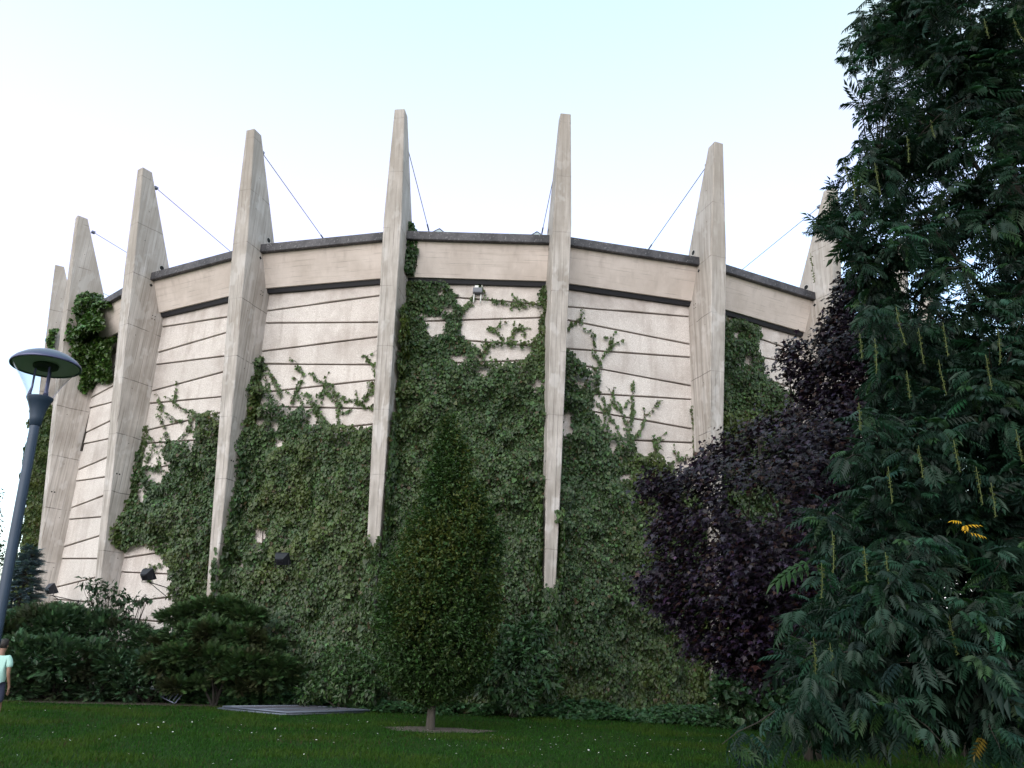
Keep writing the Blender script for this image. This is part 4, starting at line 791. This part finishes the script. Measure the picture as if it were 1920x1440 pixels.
def grass():
    rng = np.random.default_rng(61); n = 260000
    y = 10.2+rng.random(n)**.8*13.2; hw = 1+y*.68; x = -.03*y+(rng.random(n)*2-1)*hw
    g = vnoise(np.c_[x*.9, y*.9, 0*x], 5); g2 = vnoise(np.c_[x*4, y*4, 0*x], 6); mc = MULCH.mean(0); kp = (~inpoly(np.c_[x, y], MULCH) | (~inpoly(np.c_[x, y], mc+(MULCH-mc)*.7) & (rng.random(n) < .45)) | (rng.random(n) < .05)) & (~inpoly(np.c_[x, y], SOIL) | (rng.random(n) < .12)) & (rng.random(n) < .35+.9*g2)
    edge = np.interp(x, [-13, -9, -6, -3, 0, 3, 6, 9], [22.6, 22.9, 22.6, 21.9, 22.2, 21.9, 20.9, 19.8]); kp &= y < edge+.3
    x, y, g = x[kp], y[kp], g[kp]; n = len(x); p = np.c_[x, y, gz(x, y)+.005]
    T = ([(-.11, 0, 0), (.11, 0, 0), (0, 1, -.25)], [(0, 1, 2)])
    c = tints(rng, n, (.018, .060, .007), .30, .10); yl = (np.clip((g-.45)*2.8, 0, 1)*.8)[:, None]; c = c*(1-yl)+yl*np.array([.042, .078, .010]); dry = rng.random(n) < .02+.10*np.clip((vnoise(np.c_[x*.5, y*.8, 0*x], 15)-.55)*4, 0, 1); c[dry] = (.05, .042, .02)
    o = scatter('grass', T, p, frames(norm(np.array([0, 0, 1.])+.55*rdir(rng, n)), norm(rdir(rng, n)*[1, 1, .2])), (.040+.035*rng.random(n))*(.7+.6*g), c, M_grass, None)
    tag(o, 'short green lawn grass', 'grass', None, 'stuff')
grass()
def daisies():
    rng = np.random.default_rng(62); M_w = plain('white petals', (.78, .78, .80), .6, var=.05); M_y = plain('yellow floret', (.6, .4, .04), .7)
    b = MB()
    for a in np.arange(9)*6.283/9:
        d = np.array([math.cos(a), math.sin(a), .15]); t = np.array([-d[1], d[0], 0]); b.add([d*.2, d*.65+t*.2, d*1., d*.65-t*.2], [(0, 1, 2, 3)])
    b.m = 1; b.add([(.24*math.cos(a), .24*math.sin(a), .08) for a in np.arange(7)*6.283/7], [tuple(range(7))])
    b.m = 2; b.tube([(0, 0, -2.2), (0, 0, 0)], .06, 4)
    me = b.build('daisy', [M_w, M_y, M_grass]); proto = me; cnt = 0
    cl = np.array([(-2.6, 15), (-.6, 15.3), (1.4, 15.6), (1.9, 14.6), (-4.2, 15.4), (-6, 17), (.2, 16.6), (2.6, 17.0), (-3, 18.5), (3.2, 16.2), (-7.5, 14)])
    while cnt < 230:
        if rng.random() < .62: c = cl[rng.integers(len(cl))]; x, y = c+rng.normal(0, .65, 2)*[1.2, 1]
        else: y = 11.5+rng.random()*9.5; x = (rng.random()*2-1.15)*y*.6
        if inpoly(np.array([[x, y]]), MULCH)[0]: continue
        o = proto if cnt == 0 else proto.copy()
        if cnt: col.objects.link(o)
        o.location = (x, y, float(gz(x, y))+.062+.02*rng.random()); o.rotation_euler = (rng.normal(.25, .25), rng.normal(0, .25), rng.random()*6); s = .011+.008*rng.random(); o.scale = (s, s, s)
        tag(o, 'tiny white daisy in the lawn grass', 'daisy', 'white daisies scattered over the lawn'); cnt += 1
daisies()

# ---------------------------------------------------------------- street lamp
def lamp():
    Pt, Pb = at(75, 747, 8.), at(14, 1075, 8.); ax = norm(Pt-Pb); g = -.57; base = Pb+ax*((g-Pb[2])/ax[2])
    e = empty('street_lamp', base, 'tall dark blue grey park lamp with a wide domed hat over a clear glass cone', 'street lamp'); q = Vector((0, 0, 1)).rotation_difference(Vector(ax)); e.rotation_mode = 'QUATERNION'; e.rotation_quaternion = q
    H = np.linalg.norm(Pt-base); m = plain('lamp paint', (.085, .09, .17), .28, .3, .15, 5); mi = plain('lamp underside', (.72, .66, .72), .6, var=.08)
    b = MB(); b.lathe([(.13, 0), (.13, .03), (.085, .05), (.08, .3), (.055, .34), (.053, .4), (.047, H-.31), (.047, H-.30)], 24); mp = plain('post paint', (.024, .042, .074), .4, .2, .18, 5); b.build('post', mp, e, True)
    b = MB(); b.lathe([(.049, H-.305), (.054, H-.30), (.064, H-.22), (.078, H-.13), (.105, H-.05), (.128, H-.004), (.128, H+.004), (.118, H+.008), (.02, H+.006), (.001, H+.006)], 32); b.build('cup', mp, e, True)
    b = MB(); Rz = H+.375; b.lathe([(.001, Rz+.155), (.08, Rz+.15), (.17, Rz+.128), (.24, Rz+.094), (.305, Rz+.046), (.335, Rz+.010), (.342, Rz-.008), (.338, Rz-.022), (.322, Rz-.02), (.315, Rz-.008)], 48); b.build('hat', m, e, True)
    b = MB(); b.lathe([(.316, Rz-.010), (.2, Rz+.0), (.13, Rz+.002), (.001, Rz+.004)], 48); b.build('reflector', mi, e, True)
    b = MB(); b.lathe([(.125, Rz-.004), (.12, Rz-.03), (.09, Rz-.045), (.001, Rz-.048)], 28); b.build('lamp_holder', M_iron, e, True)
    for a in (R(205), R(325), R(85)):
        c, s = math.cos(a), math.sin(a); b = MB(); b.tube([(.105*c, .105*s, H), (.1*c, .1*s, H+.06), (.09*c, .09*s, H+.12), (.09*c, .09*s, Rz-.02)], (.026, .016, .011, .011), 8); b.build('strut', m, e, True)
    gm, t, bs = new_mat('clear lamp glass'); tr = nd(t, 'ShaderNodeBsdfTransparent', {0: (.97, .97, .975, 1)}); gl = nd(t, 'ShaderNodeBsdfGlossy', {'Roughness': .06, 'Color': (.55, .58, .66, 1)}); fz = nd(t, 'ShaderNodeLayerWeight', {'Blend': .18}).outputs['Facing']
    mx = nd(t, 'ShaderNodeMixShader', {0: ramp(t, fz, 0, 1, .04, .75), 1: tr.outputs[0], 2: gl.outputs[0]}); t.links.new(mx.outputs[0], t.nodes['Material Output'].inputs[0])
    b = MB(); b.lathe([(.122, H+.008), (.14, H+.07), (.18, H+.15), (.235, H+.25), (.305, Rz-.02)], 40); b.build('glass_cone', gm, e, True)
lamp()

# ---------------------------------------------------------------- wall floodlights, junction box
def floodlight(k, px, py, label, first=[None]):
    W_ = bay_hit(k, px, py); n = norm(nk(k)+nk(k+1)); t = np.array([-n[1], n[0], 0.])
    rz = math.atan2(n[0], -n[1])
    if first[0] is None:
        e = empty('floodlight', W_, label, 'floodlight', 'floodlights on wall brackets', rz); first[0] = e
        b = MB()
        for s in (-.0,): b.tube([(0, -.03, .06), (0, -.92, .17)], .014, 6); b.tube([(0, -.03, -.24), (0, -.85, .15)], .012, 6); b.tube([(0, -.03, -.26), (0, -.03, .08)], .016, 6)
        b.box((0, -.015, .05), (.09, .02, .09)); b.box((0, -.015, -.23), (.09, .02, .09)); b.build('bracket', M_iron, e)
        tl = R(35); ax = np.array([[1, 0, 0], [0, math.cos(tl), math.sin(tl)], [0, -math.sin(tl), math.cos(tl)]]); c = np.array([0, -.98, .36])
        b = MB(); V = []
        for sy, wx, wz in ((-.14, .13, .10), (.03, .20, .17), (.10, .21, .18)):
            for sx, sz in ((-1, -1), (1, -1), (1, 1), (-1, 1)): V.append(c+ax[0]*wx*sx+ax[1]*sy+ax[2]*wz*sz)
        b.add(V, [(0, 1, 2, 3)]+[(i*4+j, i*4+(j+1) % 4, i*4+4+(j+1) % 4, i*4+4+j) for i in range(2) for j in range(4)])
        for j in range(4): b.box(c-ax[1]*(.15)+ax[2]*(-.07+.047*j), (.22, .05, .008), ax)
        b.build('housing', M_iron, e)
        b = MB(); b.box(c+ax[1]*.103, (.40, .008, .34), ax); b.build('front_glass', plain('lamp glass pane', (.10, .11, .14), .1), e)
        b = MB()
        for s in (-1, 1): b.tube([c+ax[0]*.222*s, c+ax[0]*.222*s-np.array([0, -.02, .2]), np.array([.0, -.94, .16])], .010, 5)
        b.build('yoke', M_iron, e)
    else:
        e = first[0].copy(); col.objects.link(e); e.location = W_; e.rotation_euler.z = rz; tag(e, label)
        for ch in list(first[0].children): c_ = ch.copy(); col.objects.link(c_); c_.parent = e
floodlight(2, 321, 1108, 'black floodlight on a triangular bracket before the bare wall beside the ivy edge')
floodlight(1, 147, 1131, 'black floodlight on a wall bracket half behind the blue spruce')
floodlight(3, 556, 1082, 'dark floodlight poking out of the ivy left of the young tree')
floodlight(5, 1212, 1106, 'floodlight catching a pale glint at the edge of the purple maple')
def junction_box():
    p = bay_hit(4, 896, 549)+bay_n(4)*.12; n = norm(nk(4)+nk(5)); rz = math.atan2(n[0], -n[1]); e = empty('junction_box', p, 'grey junction box with white conduit pipes high on the wall under the beam', 'junction box', None, rz)
    b = MB(); b.box((0, 0, 0), (.30, .20, .17)); b.box((0, -.105, 0), (.27, .012, .14)); b.build('box_body', plain('grey enclosure', (.13, .135, .16), .5), e)
    m = plain('white plastic', (.72, .72, .70), .5); b = MB(); b.tube([(-.11, .02, -.09), (-.12, .02, -.40)], .021, 8); b.build('conduit', m, e, True)
    b = MB(); b.tube([(.11, .02, -.09), (.10, .02, -.42)], .021, 8); b.build('conduit', m, e, True); b = MB(); b.tube([(.12, .06, .12), (.135, .06, .42)], .021, 8); b.build('conduit', m, e, True)
    b = MB(); b.box((-.04, .02, .14), (.12, .1, .11)); b.build('cover', m, e)
junction_box()

# ---------------------------------------------------------------- fence panels lying on the lawn, barrier and board under the juniper
def fence_panel(name, label, corners, lift, dense, group):
    c = np.array(corners, float); c3 = np.c_[c, gz(c[:, 0], c[:, 1])+lift]; base = c3.mean(0); e = empty(name, base, label, 'fence panel', group); c3 = c3-base; c3[:, 2] *= 1
    b = MB(); b.tube(np.vstack([c3, c3[:1]]), .026, 8); b.tube([(c3[0]+c3[1])/2, (c3[2]+c3[3])/2], .018, 6); b.build('frame', M_steel, e, True)
    b = MB()
    for s in np.linspace(0, 1, dense)[1:-1]:
        b.tube([c3[0]+(c3[1]-c3[0])*s, c3[3]+(c3[2]-c3[3])*s], .004, 3, False)
    for s in np.linspace(0, 1, dense//2)[1:-1]:
        b.tube([c3[0]+(c3[3]-c3[0])*s, c3[1]+(c3[2]-c3[1])*s], .004, 3, False)
    b.build('wire_mesh', plain('weathered wire', (.10, .10, .125), .6, .3), e)
pc = [(-6.83, 21.37), (-4.99, 20.32), (-3.30, 21.80), (-5.10, 22.75)]
fence_panel('fence_panel', 'grey mesh fence panel lying on the grass, the lower of a pair', [(x-.10, y-.06) for x, y in pc], .04, 60, 'mesh fence panels lying on the lawn')
fence_panel('fence_panel', 'grey mesh fence panel lying on top of another one by the juniper', pc, .085, 60, 'mesh fence panels lying on the lawn')
def barrier():
    p = at(316, 1296, 22.9); base = np.array([p[0], 22.9, float(gz(0, 22.9))]); e = empty('metal_barrier', base, 'bluish metal barrier with bars leaning under the juniper', 'barrier'); b = MB(); M_b = plain('blue grey steel', (.22, .25, .36), .4, .5)
    Rm = lambda x, z: (x*.8+z*.45, .25*z, .1+z*.85-x*.32)
    b.tube([Rm(-.28, 0), Rm(.28, 0), Rm(.28, .55), Rm(-.28, .55), Rm(-.28, 0)], .02, 6); b.build('frame', M_b, e, True); 
    for x in (-.16, -.05, .06, .17):
        b = MB(); b.tube([Rm(x, 0), Rm(x, .55)], .013, 6); b.build('bar', M_b, e, True)
    p = at(275, 1289, 22.9); e2 = empty('plank', p, 'weathered bluish board lying tilted under the hedge', 'board'); b = MB(); a = R(-6); b.box((0, 0, 0), (.55, .3, .035), [[math.cos(a), 0, math.sin(a)], [0, 1, 0], [-math.sin(a), 0, math.cos(a)]]); b.build('board', plain('weathered board', (.20, .26, .30), .6), e2); b = MB(); b.box((-.1, .0, -.16), (.05, .25, .27)); b.build('support', M_bark, e2); b = MB(); b.box((.15, 0, -.16), (.05, .25, .27)); b.build('support', M_bark, e2)
barrier()

# ---------------------------------------------------------------- person walking off at the left edge
def skin_obj(name, verts, edges, radii, mat, parent, root=0, sub=2):
    me = bpy.data.meshes.new(name); me.from_pydata([tuple(v) for v in verts], edges, []); me.materials.append(mat); o = link(name, me, parent)
    md = o.modifiers.new('skin', 'SKIN'); md.use_smooth_shade = True; sv = me.skin_vertices[0].data
    for i, r in enumerate(radii): sv[i].radius = (r, r) if np.isscalar(r) else r; sv[i].use_root = (i == root)
    s = o.modifiers.new('sub', 'SUBSURF'); s.levels = sub; s.render_levels = sub; return o
def person():
    head = at(9, 1198, 14.7); g = float(gz(0, 14.7)); ax = norm(np.array([-.03, 0, 1.])); Hh = (head[2]-g)/ax[2]; base = head-ax*Hh; k = Hh/1.80
    e = empty('person', base, 'person in a mint t-shirt and dark shorts seen from behind, cut by the left edge', 'person'); e.scale = (k, k, k); e.rotation_euler.y = math.atan2(ax[0], ax[2])
    sk = plain('skin', (.26, .145, .10), .55, var=.06); V, E_, Rd = [], [], []
    def v(p, r, to=None): V.append(p); Rd.append(r); i = len(V)-1; (E_.append((to, i)) if to is not None else None); return i
    pel = v((0, 0, .96), (.15, .11)); wa = v((0, .01, 1.10), (.135, .10), pel); ch = v((0, .0, 1.30), (.15, .11), wa); nb = v((0, -.01, 1.46), (.075, .065), ch); nk_ = v((0, .01, 1.535), (.052, .055), nb); h1 = v((0, .035, 1.62), (.070, .085), nk_); h2 = v((0, .03, 1.71), (.068, .085), h1)
    for s in (-1, 1):
        sh = v((s*.16, -.005, 1.43), (.062, .06), ch); u1 = v((s*.205, -.01, 1.36), .050, sh); el_ = v((s*.245, -.045, 1.13), .037, u1); wr_ = v((s*.26, .015*1+.03*s, .90), .026, el_); pm = v((s*.262, .03+.03*s, .84), (.020, .034), wr_)
        for j, (dx, dy, L) in enumerate(((-.012, .034, .078), (-.004, .012, .088), (.0, -.010, .083), (.002, -.030, .066))):
            a = v((s*(.262+dx*.3), .03+.03*s+dy, .795), .0085, pm); b_ = v((s*(.258), .034+.03*s+dy*1.1, .795-L*.5), .008, a); v((s*(.246), .04+.03*s+dy*1.1, .795-L), .0065, b_)
        t1 = v((s*.245, .068+.03*s, .835), .010, pm); v((s*.238, .085+.03*s, .79), .0085, t1)
        st = .22*s; hp = v((s*.09, 0, .90), (.085, .09), pel); kn = v((s*.095, st*.45+.03, .50), .055, hp); cf = v((s*.095, st*.6-.01, .34), .052, kn); an = v((s*.095, st*.8-.03, .09), .036, cf); hl = v((s*.095, st*.8-.05, .05), .038, an); v((s*.10, st*.8+.13, .035), (.042, .026), hl)
    body = skin_obj('body', V, E_, Rd, sk, e)
    # face details on the far side of the head
    b = MB(); b.add([(-.014, .115, 1.645), (.014, .115, 1.645), (0, .118, 1.685), (0, .142, 1.648)], [(0, 1, 3), (1, 2, 3), (2, 0, 3)]); 
    for s in (-1, 1):
        b.lathe([(.001, .012), (.012, .008), (.014, -.012), (.001, -.02)], 8, (s*.073, .025, 1.665))
    b.build('nose_and_ears', sk, body, True)
    hair = MB(); th = np.arange(20)*6.283/20; prof = [(.001, .118), (.05, .108), (.078, .075), (.090, .03), (.088, -.02), (.07, -.07), (.05, -.085)]
    Vv = []
    for r, z in prof:
        for a in th: yy = r*1.12*math.sin(a); Vv.append((r*math.cos(a)*.93, .025+yy*(1. if yy < 0 else (1 if z > .03 else .55)), 1.695+z if (yy < .04 or z > .02) else 1.70+max(z, .035)))
    n = 20; hair.add(Vv, [(i*n+j, i*n+(j+1) % n, (i+1)*n+(j+1) % n, (i+1)*n+j) for i in range(len(prof)-1) for j in range(n)]); hair.build('hair', plain('dark hair', (.018, .013, .012), .6), body, True)
    skin_obj('t_shirt', [(0, 0, .85), (0, .01, 1.05), (0, 0, 1.30), (0, -.01, 1.45), (.17, -.005, 1.425), (.215, -.012, 1.34), (.232, -.03, 1.22), (-.17, -.005, 1.425), (-.215, -.012, 1.34), (-.232, -.03, 1.22)], [(0, 1), (1, 2), (2, 3), (2, 4), (4, 5), (5, 6), (2, 7), (7, 8), (8, 9)], [(.19, .14), (.182, .135), (.19, .14), (.10, .09), (.078, .075), (.070, .07), (.068, .07), (.078, .075), (.070, .07), (.068, .07)], plain('mint cotton', (.42, .66, .60), .8, var=.06), body)
    skin_obj('shorts', [(0, 0, 1.03), (.095, .02, .86), (.10, .07, .55), (-.095, -.02, .86), (-.10, .0, .55)], [(0, 1), (1, 2), (0, 3), (3, 4)], [(.165, .125), (.108, .112), (.095, .10), (.108, .112), (.095, .10)], plain('navy cloth', (.05, .055, .10), .85), body)
person()
